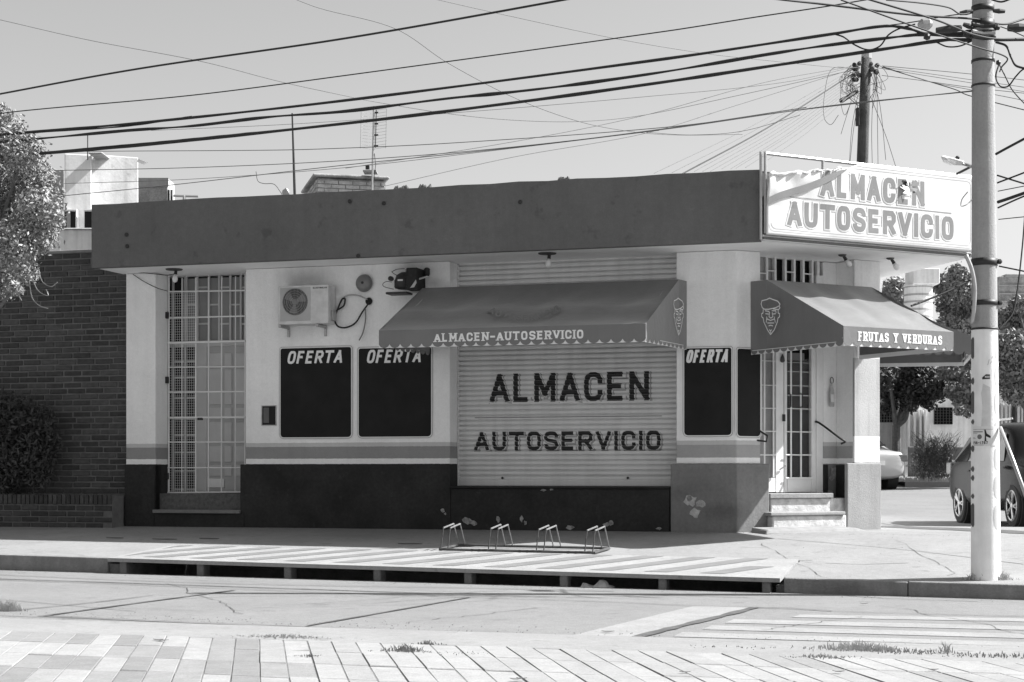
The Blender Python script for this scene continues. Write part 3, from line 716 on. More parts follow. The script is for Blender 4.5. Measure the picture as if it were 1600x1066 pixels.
for x0, x1 in ((1185.5, 1212), (1230.5, 1267.5)):
    ebox(x0, 747, x1, 769, ED-.05, ED+.008, 'kick_panel', M_white); ebox(x0, 447, x1, 455, ED-.05, ED+.008, 'top_rail', M_white)
for x in (1195, 1209, 1236.5, 1252): ebox(x-1.2, 456, x+1.2, 746, ED+.02, ED+.036, 'security_bar', M_white)
for y in (527, 564, 602, 638, 674, 711): ebox(1186, y-1.1, 1214, y+1.1, ED+.037, ED+.048, 'security_bar', M_white)
for y in (530, 567, 603, 639, 675, 711, 747): ebox(1228, y-1.1, 1271, y+1.1, ED+.037, ED+.048, 'security_bar', M_white)
for y in (581, 618): ebox(1231, y-1, 1267, y+1, ED-.05, ED+.004, 'glazing_bar', M_white)
# diamond mesh
b = MB()
for x0, x1 in ((1185.5, 1212), (1230.5, 1267.5)):
    a0, z1 = FC.px(x0, 560, ED-.03); a1, _ = FC.px(x1, 560, ED-.03); _, z0 = FC.px(x0, 747, ED-.03); W = a1-a0; H = z1-z0; st = .034
    for sgn in (1, -1):
        c = -W
        while c < H+W:
            pts = []
            # line z = c + sgn*.62*u
            for uu in (0, W):
                pts.append((uu, c+sgn*.62*uu))
            (u0, v0), (u1, v1) = pts; sl_ = (v1-v0)/(u1-u0)
            def clip(u, v):
                if v < 0: u += (0-v)/sl_; v = 0
                if v > H: u += (H-v)/sl_; v = H
                return u, v
            if not (max(v0, v1) <= 0 or min(v0, v1) >= H):
                (u0, v0), (u1, v1) = clip(u0, v0), clip(u1, v1)
                b.tube([FC.w(a0+u0, ED-.03, z0+v0), FC.w(a0+u1, ED-.03, z0+v1)], .0018, 3, cap=False)
            c += st
tag(b.build('diamond_mesh', mat('mesh_grey', .35, .6, .1, 9), ed), None, None, kind='stuff')
ebox(1191, 575, 1206, 598, ED-.065, ED-.055, 'poster', M_paper); ebox(1194, 578, 1203, 583, ED-.054, ED-.050, 'poster_print', M_gletter); ebox(1194, 586, 1203, 595, ED-.054, ED-.050, 'poster_print', M_gletter)
a, z = FC.px(1193, 618, ED-.05); MB().lathe(FC.w(a, ED-.06, z), FC.n, [(.11, 0), (.11, .006), (.1, .008)], 20).build('round_sign', M_paper, ed)
ebox(1190, 641, 1206, 667, ED-.065, ED-.055, 'poster', M_paper); ebox(1196, 646, 1203, 661, ED-.054, ED-.050, 'poster_print', M_gletter)
ebox(1231, 551, 1257, 564, ED-.065, ED-.055, 'shelf_ticket', M_gletter)
a, z = FC.px(1222, 561, ED+.02); MB().lathe(FC.w(a, ED+.03, z-.05), (0, 0, 1), [(.02, 0), (.035, .02), (.03, .06), (.012, .1), (.008, .12)], 10).build('door_bell', M_wood, ed, smooth=True)
a, z = FC.px(1224.5, 653, ED+.02); MB().fbox(FC, a-.02, a+.02, ED+.012, ED+.04, z-.05, z+.05).build('lock_plate', M_black, ed, bevel=.004)
a, z = FC.px(1233, 626, ED+.05); MB().tube([FC.w(a, ED+.05, z-.1), FC.w(a, ED+.09, z-.08), FC.w(a, ED+.09, z+.08), FC.w(a, ED+.05, z+.1)], .011, 6).build('pull_handle', M_black, ed)
a, z = FC.px(1251, 626, ED+.05); MB().tube([FC.w(a, ED+.05, z-.1), FC.w(a, ED+.09, z-.08), FC.w(a, ED+.09, z+.08), FC.w(a, ED+.05, z+.1)], .011, 6).build('pull_handle', M_black, ed)
a, z = FC.px(1222, 731, ED+.02); MB().tube([FC.w(a-.05, ED+.03, z-.03), FC.w(a+.04, ED+.05, z+.03)], .011, 6).build('latch', M_gi, ed)
# handrails, hanging bottle-shaped ornament
a0, z0 = FC.px(1277, 661, -.36); a1, z1 = FC.px(1318, 688, .02)
hr = MB().tube(spline([FC.w(a0, -.40, z0+.02), FC.w(a0+.02, -.34, z0), FC.w(a1-.03, .0, z1+.02), FC.w(a1+.02, .03, z1-.02), FC.w(a1, -.03, z1-.05)], 5), .015, 8).build('handrail', M_black, None, smooth=True)
tag(hr, 'black sloping handrail on the right side of the entrance recess', 'handrail')
P = [(1187, 670), (1199, 681), (1197.5, 690), (1187, 688)]; fr = FC
pp = [FC.w(*(lambda q: (q[0], .06+.0, q[1]))(FC.px(x, y, .06))) for x, y in P]; pp[0] = pp[0]-FC.n*.07; pp[-1] = pp[-1]-FC.n*.07
tag(MB().tube(pp, .013, 8).build('handrail', M_black, None), 'short black bent handrail on the left side of the entrance', 'handrail')
a, zt = FC.px(1298, 597, -.38); _, zb = FC.px(1298, 636, -.38)
orn = thing('hanging_ornament', 'grey bottle shaped ornament hanging on the wall right of the entrance door', 'ornament', FC.w(a, -.38, zb))
prf = [(.0, 0), (.035, 0), (.042, .03), (.042, .17), (.034, .24), (.016, .29), (.014, .34), (.0, .35)]
pts = [FC.w(a+x, -.372, zb+z) for x, z in prf]+[FC.w(a-x, -.372, zb+z) for x, z in reversed(prf[1:-1])]
MB().extrude(pts, FC.n*.03).build('body', M_bareplaster, orn, bevel=.006)
MB().fbox(FC, a-.028, a+.028, -.342, -.339, zb+.07, zb+.18).build('label_plate', M_paper, orn)
MB().tube([FC.w(a+.03*cos(t), -.355, zb+.38+.045*sin(t)) for t in [2*pi*i/12 for i in range(13)]], .006, 5).build('hanging_loop', M_black, orn)
# ---------------- awnings
def face_strokes():   # bearded man with a beret, as outline strokes in a unit box (u right, v up)
    cap = [(.08, .74), (.02, .84), (.06, .93), (.3, .96), (.45, 1.0), (.58, .97), (.85, .92), (.97, .84), (.93, .79), (.75, .74), (.4, .70), (.2, .70), (.08, .74)]
    band = [(.93, .79), (.97, .74), (.9, .69), (.62, .71)]
    left = [(.13, .70), (.12, .6), (.05, .58), (.05, .5), (.13, .46), (.16, .36), (.35, .14), (.5, .02)]
    right = [(.88, .70), (.88, .6), (.95, .58), (.95, .5), (.87, .46), (.84, .36), (.68, .14), (.5, .02)]
    return [cap, band, left, right, [(.22, .66), (.42, .64), (.44, .60)], [(.56, .66), (.76, .66), (.78, .60)], [(.24, .58), (.42, .57)], [(.58, .57), (.76, .58)],
            [(.46, .62), (.42, .5), (.52, .46), (.62, .5), (.58, .62)], [(.28, .34), (.3, .44), (.5, .40), (.7, .44), (.74, .34)], [(.34, .33), (.68, .33)], [(.4, .25), (.5, .27), (.62, .25)], [(.43, .15), (.5, .12), (.56, .15)], [(.5, .12), (.5, .06)], [(.3, .5), (.34, .42)], [(.7, .5), (.68, .42)]]
def scallop(b, A, B, down, pitchpx, N, depth, lift=0):
    """dark scalloped hem between A and B (A,B on the line where the scallops start)"""
    n = max(2, int(round((B-A).length/pitchpx))); pts = [A]
    st = (B-A)/n
    top = []
    for i in range(n):
        o = A+st*i; m = 7
        arc = [o+st*(k/m)+down*depth*(sin(pi*k/m)**.55) for k in range(m+1)]
        for k in range(m): b.add([o+st*(k/m)+N*lift, o+st*((k+1)/m)+N*lift, arc[k+1]+N*lift, arc[k]+N*lift], [(0, 1, 2, 3)])
def quadgrid(b, P00, P10, P01, P11, nu, nv, fn=None):
    o = len(b.v)
    for j in range(nv+1):
        for i in range(nu+1):
            u, v = i/nu, j/nv; p = P00*(1-u)*(1-v)+P10*u*(1-v)+P01*(1-u)*v+P11*u*v
            b.v.append(p+(fn(u, v) if fn else Vector()))
    b.f += [(o+j*(nu+1)+i, o+j*(nu+1)+i+1, o+(j+1)*(nu+1)+i+1, o+(j+1)*(nu+1)+i) for j in range(nv) for i in range(nu)]
def awning(name, label, fr, WL, WR, TL, TR, FL, FR, drop, hem, text=None, tspan=None, faceL=None, faceR=None, mat_=None, bars=3):
    """WL/WR wall top corners, TL/TR front of the flat top, FL/FR front edge; drop = front valance height"""
    mm = mat_ or M_awn
    t = thing(name, label, 'awning', (WL+WR)/2)
    Z = Vector((0, 0, 1)); b = MB(); fn_n = ((FR-FL).cross(TL-FL)).normalized()
    if fn_n.z < 0: fn_n = -fn_n
    sag = lambda u, v: fn_n*(-.028*sin(pi*u*bars)**2*sin(pi*v)-(.038*sin(pi*v/.6) if v < .6 else .026*sin(pi*(v-.6)/.4))+.004*sin(u*37+v*9)*sin(pi*v))
    quadgrid(b, WL, WR, TL, TR, 24, 1); quadgrid(b, TL, TR, FL, FR, 48, 10, sag)
    b.build('canopy_cloth', mm, t, smooth=True)
    dn = -Z*(drop-hem)
    b = MB(); quadgrid(b, FL, FR, FL+dn, FR+dn, 40, 2); nf = (FR-FL).cross(Z).normalized(); nf = nf if nf.dot(fr.n) > 0 else -nf
    scallop(b, FL+dn, FR+dn, -Z, .155, nf, hem); b.build('front_valance', mm, t)
    b = MB(); e = -nf*.006; quadgrid(b, FL+dn+Z*.01+e, FR+dn+Z*.01+e, FL-Z*drop+e, FR-Z*drop+e, 2, 1); b.build('hem_trim', M_awnw, t)
    for W, Tt, F_, sgn, face in ((WL, TL, FL, -1, faceL), (WR, TR, FR, 1, faceR)):
        zb = F_.z-drop+hem
        b = MB(); n = 12
        top = [W, Tt]+[Tt.lerp(F_, i/6) for i in range(1, 7)]
        lo = [Vector((p.x, p.y, zb)) for p in top]
        for i in range(len(top)-1): b.add([top[i], top[i+1], lo[i+1], lo[i]], [(0, 1, 2, 3)])
        A = Vector((F_.x, F_.y, zb)); B = Vector((W.x, W.y, zb)); ns = (B-A).cross(Z).normalized(); 
        if ns.dot(fr.e)*sgn < 0: ns = -ns
        scallop(b, A, B, -Z, .155, ns, hem); b.build('end_panel', mm, t)
        if sgn < 0 and not face: continue
        b = MB(); e = -ns*.006; quadgrid(b, A+Z*.01+e, B+Z*.01+e, A-Z*hem+e, B-Z*hem+e, 2, 1); b.build('hem_trim', M_awnw, t)
        if face:
            px0, py0, px1, py1 = face   # outline drawing on the end panel
            def onp(px, py):
                r = ray(px, py); p0 = A; c = Vector((0, 0, CZ)); k = (p0-c).dot(ns)/r.dot(ns); return c+r*k
            q = [onp(px0, py1), onp(px1, py1), onp(px0, py0), onp(px1, py0)]; f = bilin(*q, ns)
            quads = []
            H = (q[2]-q[0]).length; W_ = (q[1]-q[0]).length
            for k, s_ in enumerate(face_strokes()):
                quads += [(qq, k % 3) for qq in ribbon([(u*W_, v*H) for u, v in s_], .013)]
            lettering('printed_face', quads, lambda u, v, h: f(u/W_, v/H, h), M_wletter, t, .004)
    if text:
        W_ = (FR-FL).length; u0, u1, v0, v1 = tspan; dirn = (FR-FL).normalized()
        q = layout(text, (u1-u0)*W_, (v1-v0), .025, serif=1, gap=.36)
        o = FL+dirn*(u0*W_)
        lettering('printed_letter', q, lambda u, v, h: o+dirn*u-Z*(drop-v0)+Z*v+nf*h, M_wletter, t, .004)
    b = MB()
    for i in range(bars+1):
        u = .035+.93*i/bars; p = TL.lerp(TR, u)-Z*.05; q = FL.lerp(FR, u)-Z*.05; ww = WL.lerp(WR, u)-Z*.05
        q = q-nf*.035; ww = ww.lerp(WL.lerp(WR, .5), .02); f_ = MB().tube([ww, p, q, Vector((q.x, q.y, q.z-drop+hem+.06))], .012, 6).build('frame_arm', M_gi, t)
    MB().tube([Vector((FL.x, FL.y, FL.z-drop+hem+.05))-nf*.02, Vector((FR.x, FR.y, FR.z-drop+hem+.05))-nf*.02], .012, 6).build('front_rail', M_gi, t)
    return t
def fw(fr, px, py, d): a, z = fr.px(px, py, d); return fr.w(a, d, z)
D1 = 1.5
FLp = fw(FF, 592, 516, D1); FRp = fw(FF, 1009, 506, D1)
zf = (FLp.z+FRp.z)/2; FLp.z = FRp.z = zf
WLp = fw(FF, 672, 452, .01); WRp = fw(FF, 1073, 441, .03); zw = (WLp.z+WRp.z)/2; WLp.z = WRp.z = zw
TLp = fw(FF, 660, 453, .28); TLp.z = zw; TRp = fw(FF, 1061, 442, .28); TRp.z = zw
law = awning('long_awning', 'long dark awning over the shutter printed ALMACEN - AUTOSERVICIO', FF, WLp, WRp, TLp, TRp, FLp, FRp, .240, .05, 'ALMACEN-AUTOSERVICIO', (.215, .775, .065, .180), None, (1052, 466, 1068, 525))
nsl = (FRp-FLp).cross(TLp-FLp).normalized(); nsl = nsl if nsl.z > 0 else -nsl
def on_slope(px, py, h):
    r = ray(px, py); c = Vector((0, 0, CZ)); k = (FLp-c).dot(nsl)/r.dot(nsl); return c+r*k+nsl*h
AW = 110.
lettering('faded_letter', layout('AUTOSERVICIO', AW, 9., 1.6, gap=.5), lambda u, v, h: on_slope(765+u+(v-4)*.8*cos(pi*u/AW), 489-u/AW*3+15*max(0, sin(pi*u/AW))**.8-v, .010+h), mat('faded_print', .17, .6), law, .002)
D2 = 1.9
A = fw(FC, 1173, 440, .02); FL2 = fw(FC, 1318, 508, D2); FR2 = fw(FC, 1490, 520, D2); zf = (FL2.z+FR2.z)/2; FL2.z = FR2.z = zf
TL2 = fw(FC, 1198, 440, .28); TR2 = fw(FC, 1362, 453, .28); zw = A.z; WR2 = FC.w(FC.ad(FR2)[0]+.0, .02, zw); TL2.z = TR2.z = zw
awning('corner_awning', 'dark awning over the corner entrance printed FRUTAS Y VERDURAS', FC, A, WR2, TL2, TR2, FL2, FR2, .25, .05, 'FRUTAS Y VERDURAS', (.13, .89, .07, .19), (1189, 466, 1220, 524), None)
# awning on the side wall, seen past the pillar
FSd = Frame((pE.x, pE.y), math.atan2(side_dir.y, side_dir.x)); 
w0 = FSd.w(.6, .02, 3.75); w1 = FSd.w(3.2, .02, 3.75)
z3 = FC and 3.0
f0 = at(1500, 527, 25.5); f1 = at(1516, 546, 28.2); f0 = FSd.w(.6, 1.35, 3.28); f1 = FSd.w(3.2, 1.35, 3.28)
awning('side_awning', 'dark scalloped awning on the far side wall, seen behind the corner awning', FSd, w0, w1, FSd.w(.6, .2, 3.75), FSd.w(3.2, .2, 3.75), f0, f1, .25, .05)

# ---------------- the big banner sign on the corner roof edge
sgL = (K1-K0).length; ang = math.atan2(dK.y, dK.x); FB = Frame((K0.x, K0.y), ang)
bs = thing('rooftop_sign', 'big white banner sign on the roof corner with torn sagging top left, lettered ALMACEN AUTOSERVICIO', 'sign', FB.w(sgL/2, .06, 4.42))
ZB0, ZB1 = 4.41, 5.49
for (p, q) in (((.03, ZB0+.02), (.03, ZB1+.0)), ((sgL-.03, ZB0), (sgL-.03, ZB1)), ((.03, ZB1-.02), (sgL-.03, ZB1-.02)), ((.03, ZB0+.02), (sgL-.03, ZB0+.02)), ((.98, ZB0), (.98, ZB1-.02)), ((1.95, ZB0), (1.95, ZB1-.02)), ((2.9, ZB0), (2.9, ZB1-.02))):
    MB().tube([FB.w(p[0], .05, p[1]), FB.w(q[0], .05, q[1])], .022, 8).build('frame_tube', M_gi, bs)
MB().tube([FB.w(-.02, .02, 4.35), FB.w(-.02, .02, 5.49)], .02, 8).build('corner_post', M_gi, bs)
BD = .085
def ztop(s):   # top edge of the cloth
    if s > 1.62: return ZB1-.012
    t = s/1.62
    return (ZB1-.012)-(.30)*(1-t)**.75*1.0 + .012*sin(s*17) if t > .05 else ZB1-.31
def bpos(s, v):
    z0 = ZB0+.0; z1 = ztop(s) ; z = z0+(z1-z0)*v
    d = BD + .004*sin(s*5+v*3)
    k = max(0, 1-s/1.7)*max(0, (v-.45)/.55)
    d += k*(.05+.018*sin(s*9+v*9)+.007*sin(s*23-v*5))
    return FB.w(s, d, z)
b = MB(); nu, nv = 90, 26
for j in range(nv+1):
    for i in range(nu+1): b.v.append(bpos(.02+(sgL-.04)*i/nu, j/nv))
b.f = [(j*(nu+1)+i, j*(nu+1)+i+1, (j+1)*(nu+1)+i+1, (j+1)*(nu+1)+i) for j in range(nv) for i in range(nu)]
o = b.build('banner_cloth', M_banner, bs, smooth=True)
md = o.modifiers.new('solid', 'SOLIDIFY'); md.thickness = .004; md.offset = -1
# crumpled roll of cloth along the sagging top, and a grey strip drawn in as the top tube's shadow
b = MB(); pts = []
for i in range(40):
    s = .03+1.25*i/39; pts.append(FB.w(s, .12+.015*sin(i*1.1), ztop(s)+.0+.008*sin(i*.9)))
b.tube(pts, lambda t: .026*(1-.8*t)+.003*sin(t*50), 8); b.build('rolled_cloth', M_banner, bs, smooth=True)
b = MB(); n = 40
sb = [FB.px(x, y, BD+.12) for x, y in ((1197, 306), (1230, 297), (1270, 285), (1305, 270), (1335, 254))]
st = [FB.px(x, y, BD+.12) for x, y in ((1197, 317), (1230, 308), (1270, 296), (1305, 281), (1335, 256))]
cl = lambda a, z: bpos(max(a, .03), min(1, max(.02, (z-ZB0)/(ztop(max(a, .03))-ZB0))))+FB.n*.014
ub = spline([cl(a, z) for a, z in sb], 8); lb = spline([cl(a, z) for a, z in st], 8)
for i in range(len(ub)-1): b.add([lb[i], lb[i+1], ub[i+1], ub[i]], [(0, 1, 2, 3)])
b.build('tube_shadow_strip', M_bannershade, bs, smooth=True)
def rect_line(x0, z0, x1, z1, r, th, name, m, lift, skip=False):
    b = MB(); pts = []
    for cx_, cz_, s in ((x1-r, z0+r, -90), (x1-r, z1-r, 0), (x0+r, z1-r, 90), (x0+r, z0+r, 180)):
        for k in range(5): an = R(s+90*k/4); pts.append((cx_+r*cos(an), cz_+r*sin(an)))
    qs = []
    for q in ribbon(pts+[pts[0]], th, True):
        xm = sum(p[0] for p in q)/4; zm = sum(p[1] for p in q)/4
        qs.append(q)
    bm = bmesh.new()
    for q in qs:
        try: bm.faces.new([bm.verts.new((p[0], p[1], 0)) for p in q])
        except Exception: pass
    for i in range(90): bmesh.ops.bisect_plane(bm, geom=bm.verts[:]+bm.edges[:]+bm.faces[:], plane_co=(i*.042, 0, 0), plane_no=(1, 0, 0))
    b = MB(); idx = {}
    for i, v in enumerate(bm.verts):
        s, z = v.co.x, v.co.y; zz = min(z, ztop(s)-.01); vv = (zz-ZB0)/(ztop(s)-ZB0); p = bpos(s, vv); b.v.append(p+FB.n*lift); idx[v] = i
    b.f = [tuple(idx[v] for v in f.verts) for f in bm.faces if max(v.co.y for v in f.verts) < ztop(sum(v.co.x for v in f.verts)/len(f.verts))-.012]
    bm.free(); return b.build(name, m, bs)
rect_line(.10, ZB0+.09, sgL-.09, ZB1-.09, .07, .014, 'border_line', mat('pale_grey_ink', .55, .6), .003)
rect_line(.065, ZB0+.055, sgL-.055, ZB1-.055, .08, .008, 'border_line', mat('pale_grey_ink', .55, .6), .003)
def sign_text(text, x0, ya0, yb0, x1, ya1, yb1, t, lift):
    A0, Z0 = FB.px(x0, yb0, BD); A1, Z0b = FB.px(x1, yb1, BD); _, Z1 = FB.px(x0, ya0, BD); _, Z1b = FB.px(x1, ya1, BD)
    Z0 = (Z0+Z0b)/2; Z1 = (Z1+Z1b)/2; W = A1-A0; H = Z1-Z0
    def fm(u, v, h):
        s = A0+u; z = min(Z0+v, ztop(s)-.004); return bpos(s, (z-ZB0)/(ztop(s)-ZB0))+FB.n*h
    cuts = [H*k/10 for k in range(1, 10)]
    lettering('letter_halo', grow(text, W, H, t, .05), fm, mat('pale_grey_ink', .55), bs, .003, cuts)
    lettering('letter_halo', grow(text, W, H, t, .036), fm, M_banner, bs, .0048, cuts)
    lettering('letter', layout(text, W, H, t, gap=.30), fm, M_gletter, bs, .007, cuts)
sign_text('ALMACEN', 1281, 268, 308, 1444, 282, 321, .072, 0)
sign_text('AUTOSERVICIO', 1230, 314, 352, 1490, 339, 376, .070, 0)
a0, z0 = FB.px(1233, 306, BD); a1, z1 = FB.px(1487, 335, BD)
b = MB(); n = 30
for i in range(n):
    P = []
    for s, dz in ((a0+(a1-a0)*i/n, -.005), (a0+(a1-a0)*(i+1)/n, -.005), (a0+(a1-a0)*(i+1)/n, .005), (a0+(a1-a0)*i/n, .005)):
        z = (z0+z1)/2+dz; P.append(bpos(s, (z-ZB0)/(ztop(s)-ZB0))+FB.n*.004)
    b.add(P, [(0, 1, 2, 3)])
b.build('ruled_line', M_gletter, bs)
# torn hole with curled flaps beside the EN
b = MB(); cxh, czh = FB.px(1420, 292, BD+.01)
for k in range(9):
    an = 2*pi*k/9+random.uniform(-.3, .3); r = random.uniform(.05, .15); p0 = FB.w(cxh, BD+.012, czh); p1 = FB.w(cxh+r*1.5*cos(an), BD+.02, czh+r*.8*sin(an)); p2 = FB.w(cxh+r*1.2*cos(an+.6), BD+random.uniform(.03, .07), czh+r*.8*sin(an+.6))
    b.add([p0, p1, p2], [(0, 1, 2)])
b.build('torn_flap', M_banner, bs)
b = MB()
for cc in ((cxh-.02, czh+.01, .06), (cxh+.10, czh-.05, .035), (cxh-.09, czh+.06, .03)): b.extrude([FB.w(x, BD+.009, z) for x, z in rpoly(cc[0], cc[1], cc[2], 8, .4)], FB.n*.002)
b.build('tear', M_plinthd, bs)
MB().tube([FB.w(cxh, BD+.02, czh), FB.w(cxh-.12, BD+.012, czh-.12), FB.w(cxh-.2, BD+.014, czh-.2)], .006, 4).build('loose_thread', M_gletter, bs)
b = MB().fbox(FB, .0, sgL, -.04, .03, 4.345, 4.405); b.build('support_board', M_soffit, bs)
MB().fbox(FB, .0, sgL, .031, .055, 4.352, 4.385).build('bottom_rail', M_fascia, bs)

# ---------------- things on the facade
# air conditioner
d0 = .30; a0, zt = FF.px(434, 449, d0); a1, zb = FF.px(513, 507, d0); zt = FF.px(473, 446, d0)[1]; zb = FF.px(473, 506.5, d0)[1]
ac = thing('air_conditioner', 'white outdoor air conditioner unit on brackets high on the facade', 'air conditioner', FF.w((a0+a1)/2, .15, zb))
MB().fbox(FF, a0, a1, .03, d0, zb, zt).build('casing', M_dirtyw, ac, bevel=.012, bseg=2)
cx_, cz_ = FF.px(461.5, 472, d0); rr = .195
MB().fbox(FF, FF.px(438, 470, d0)[0], FF.px(485, 470, d0)[0], d0, d0+.008, zb+.05, zt-.03).build('front_panel', mat('ac_panel', .42, .5), ac, bevel=.003)
MB().lathe(FF.w(cx_, d0+.0085, cz_), FF.n, [(rr, 0), (rr, .004), (rr*.2, .0045)], 36).build('fan_well', mat('fan_dark', .05, .6), ac)
for k in range(3):
    pts = []
    for i in range(7): an = 2*pi*k/3+i*.13; pts.append((cx_+rr*.88*cos(an), cz_+rr*.88*sin(an)))
    pts += [(cx_+.04*cos(2*pi*k/3+.9), cz_+.04*sin(2*pi*k/3+.9)), (cx_+.04*cos(2*pi*k/3), cz_+.04*sin(2*pi*k/3))]
    MB().extrude([FF.w(x, d0+.014, z) for x, z in pts], FF.n*.006).build('fan_blade', mat('fan_grey', .2, .6), ac)
MB().lathe(FF.w(cx_, d0+.013, cz_), FF.n, [(.045, 0), (.045, .014), (.02, .02)], 14).build('fan_hub', mat('fan_grey', .2), ac)
for k in range(5):
    r_ = rr*(.3+.17*k); MB().tube([FF.w(cx_+r_*cos(t), d0+.03, cz_+r_*sin(t)) for t in [2*pi*i/28 for i in range(29)]], .0018, 4, cap=False).build('guard_ring', M_gi, ac)
for k in range(-8, 9):
    x = k*.022; h = math.sqrt(max(rr*rr-x*x, 0)); MB().tube([FF.w(cx_+x, d0+.026, cz_-h), FF.w(cx_+x, d0+.026, cz_+h)], .002, 4, cap=False).build('guard_bar', M_gi, ac)
A, Z = FF.px(489, 447, d0); B, _ = FF.px(511, 446, d0)
lettering('brand_text', layout('ELECTROLUX', B-A, .022, .0055, gap=.3), lambda u, v, h: FF.w(A+u, d0+.002+h, zt-.055+v), M_letter, ac, .001)
for px in (447, 505):
    a, _ = FF.px(px, 505, .1); b = MB().fbox(FF, a-.018, a+.018, .0, d0+.03, zb-.045, zb-.005); b.fbox(FF, a-.018, a+.018, .0, .03, zb-.16, zb-.045); b.build('wall_bracket', M_gi, ac, bevel=.004)
MB().fbox(FF, a1, a1+.03, .06, .2, zb+.05, zb+.2).build('service_valve', M_gi, ac, bevel=.006)
def hose(pts, r, label, d=.06, m=M_wire, name='hose', cat='cable', group=None):
    P = [FF.w(*(lambda q: (q[0], d, q[1]))(FF.px(x, y, d))) for x, y in pts]
    return tag(MB().tube(spline(P, 6), r, 6).build(name, m, None, smooth=True), label, cat, group)
hose([(522, 500), (528, 510), (540, 512), (555, 505), (566, 488), (576, 474)], .013, 'black looping pipe hanging between air conditioner and wall hole', name='cable')
hose([(523, 496), (528, 482), (535, 467), (539, 467), (537, 478), (528, 484)], .014, 'thick black tube folded into a loop beside the air conditioner', name='cable')
hose([(538, 464), (546, 461), (560, 462), (574, 468)], .012, 'grey pipe arching from the tube loop to the wall hole', m=M_gi, name='cable')
hose([(571, 482), (571, 500), (567, 520), (561, 532)], .010, 'thin grey drain hose dangling below the wall hole', m=mat('grey_hose', .2, .6), name='cable')
a, z = FF.px(577, 471); wh = MB().lathe(FF.w(a, .001, z), FF.n, [(.05, 0), (.055, .015), (.03, .02)], 14).build('wall_hole', M_dark, None); tag(wh, 'dark round pipe hole in the white wall under the alarm bell', 'hole')
# round bell
a, z = FF.px(568.5, 442.5, .05); bl = thing('alarm_bell', 'round grey dome bell mounted beside the air conditioner', 'bell', FF.w(a, 0, z))
MB().lathe(FF.w(a, .0, z), FF.n, [(.05, 0), (.05, .03), (.128, .03), (.13, .045), (.11, .08), (.06, .105), (.0, .11)], 28).build('dome', mat('bell_metal', .16, .35, .1, 9, spec=.6), bl, smooth=True)
MB().lathe(FF.w(a, .10, z), FF.n, [(.02, 0), (.02, .015), (.008, .02)], 10).build('centre_bolt', M_black, bl)
# condensing unit
a0, zb = FF.px(612, 458, .2); a1, zt = FF.px(660, 424, .2)
cu = thing('compressor_unit', 'black refrigeration compressor with coil and pipes on a wall shelf above the awning end', 'compressor', FF.w((a0+a1)/2, .2, zb))
q = lambda px, py, d: FF.w(*(lambda t: (t[0], d, t[1]))(FF.px(px, py, d)))
MB().fbox(FF, FF.px(645, 440, .1)[0], FF.px(662, 440, .1)[0], .02, .38, FF.px(650, 456, .1)[1], FF.px(650, 422, .1)[1]).build('coil_block', mat('coil_black', .02, .7, .3, 20), cu, bevel=.01)
b = MB()
for i in range(14):
    z = FF.px(650, 455-i*2.3, .1)[1]; b.fbox(FF, FF.px(643, 440, .1)[0], FF.px(645, 440, .1)[0], .04, .36, z-.002, z+.004)
b.build('coil_fins', M_black, cu)
MB().lathe(q(632, 452, .2), (0, 0, 1), [(.10, 0), (.13, .03), (.135, .14), (.115, .2), (.05, .24), (0, .245)], 18).build('motor_dome', M_black, cu, smooth=True)
MB().lathe(q(622, 451, .24), (0, 0, 1), [(.04, 0), (.055, .02), (.055, .12), (.02, .15)], 12).build('receiver', M_black, cu, smooth=True)
MB().lathe(q(612, 436, .22), FF.n, [(.035, 0), (.035, .06), (.01, .07)], 12).build('valve', M_black, cu)
MB().lathe(q(667, 425, .1), (0, 0, 1), [(.03, -.06), (.045, -.03), (.045, .04), (.02, .06)], 12).build('fan_motor', M_black, cu, smooth=True)
MB().fbox(FF, FF.px(608, 458, .2)[0], FF.px(641, 458, .2)[0], .1, .34, zb-.03, zb+.0).build('shelf', M_black, cu, bevel=.004)
MB().fbox(FF, FF.px(636, 458, .2)[0], FF.px(655, 458, .2)[0], .12, .16, zb-.005, zb+.02).build('shelf_rail', M_gi, cu)
MB().tube([q(642, 440, .36), q(668, 432, .2)], .014, 6).build('arm', M_gi, cu)
MB().fbox(FF, *(FF.px(621, 440, .37)[0], FF.px(629, 440, .37)[0]), .36, .363, FF.px(625, 439, .37)[1], FF.px(625, 436.5, .37)[1]).build('data_plate', M_paper, cu)
for P in ([(615, 452), (600, 448), (598, 444), (604, 440), (612, 441)], [(612, 425), (620, 421), (632, 420)], [(612, 425), (620, 430), (634, 428)]):
    MB().tube(spline([q(x, y, .22) for x, y in P], 5), .005, 5).build('copper_pipe', M_black, cu, smooth=True)
MB().extrude([q(641, 450, .385), q(650, 437, .385), q(651, 442, .385), q(647, 449, .385)], FF.n*.004).build('fan_guard_plate', mat('ac_panel', .42), cu)
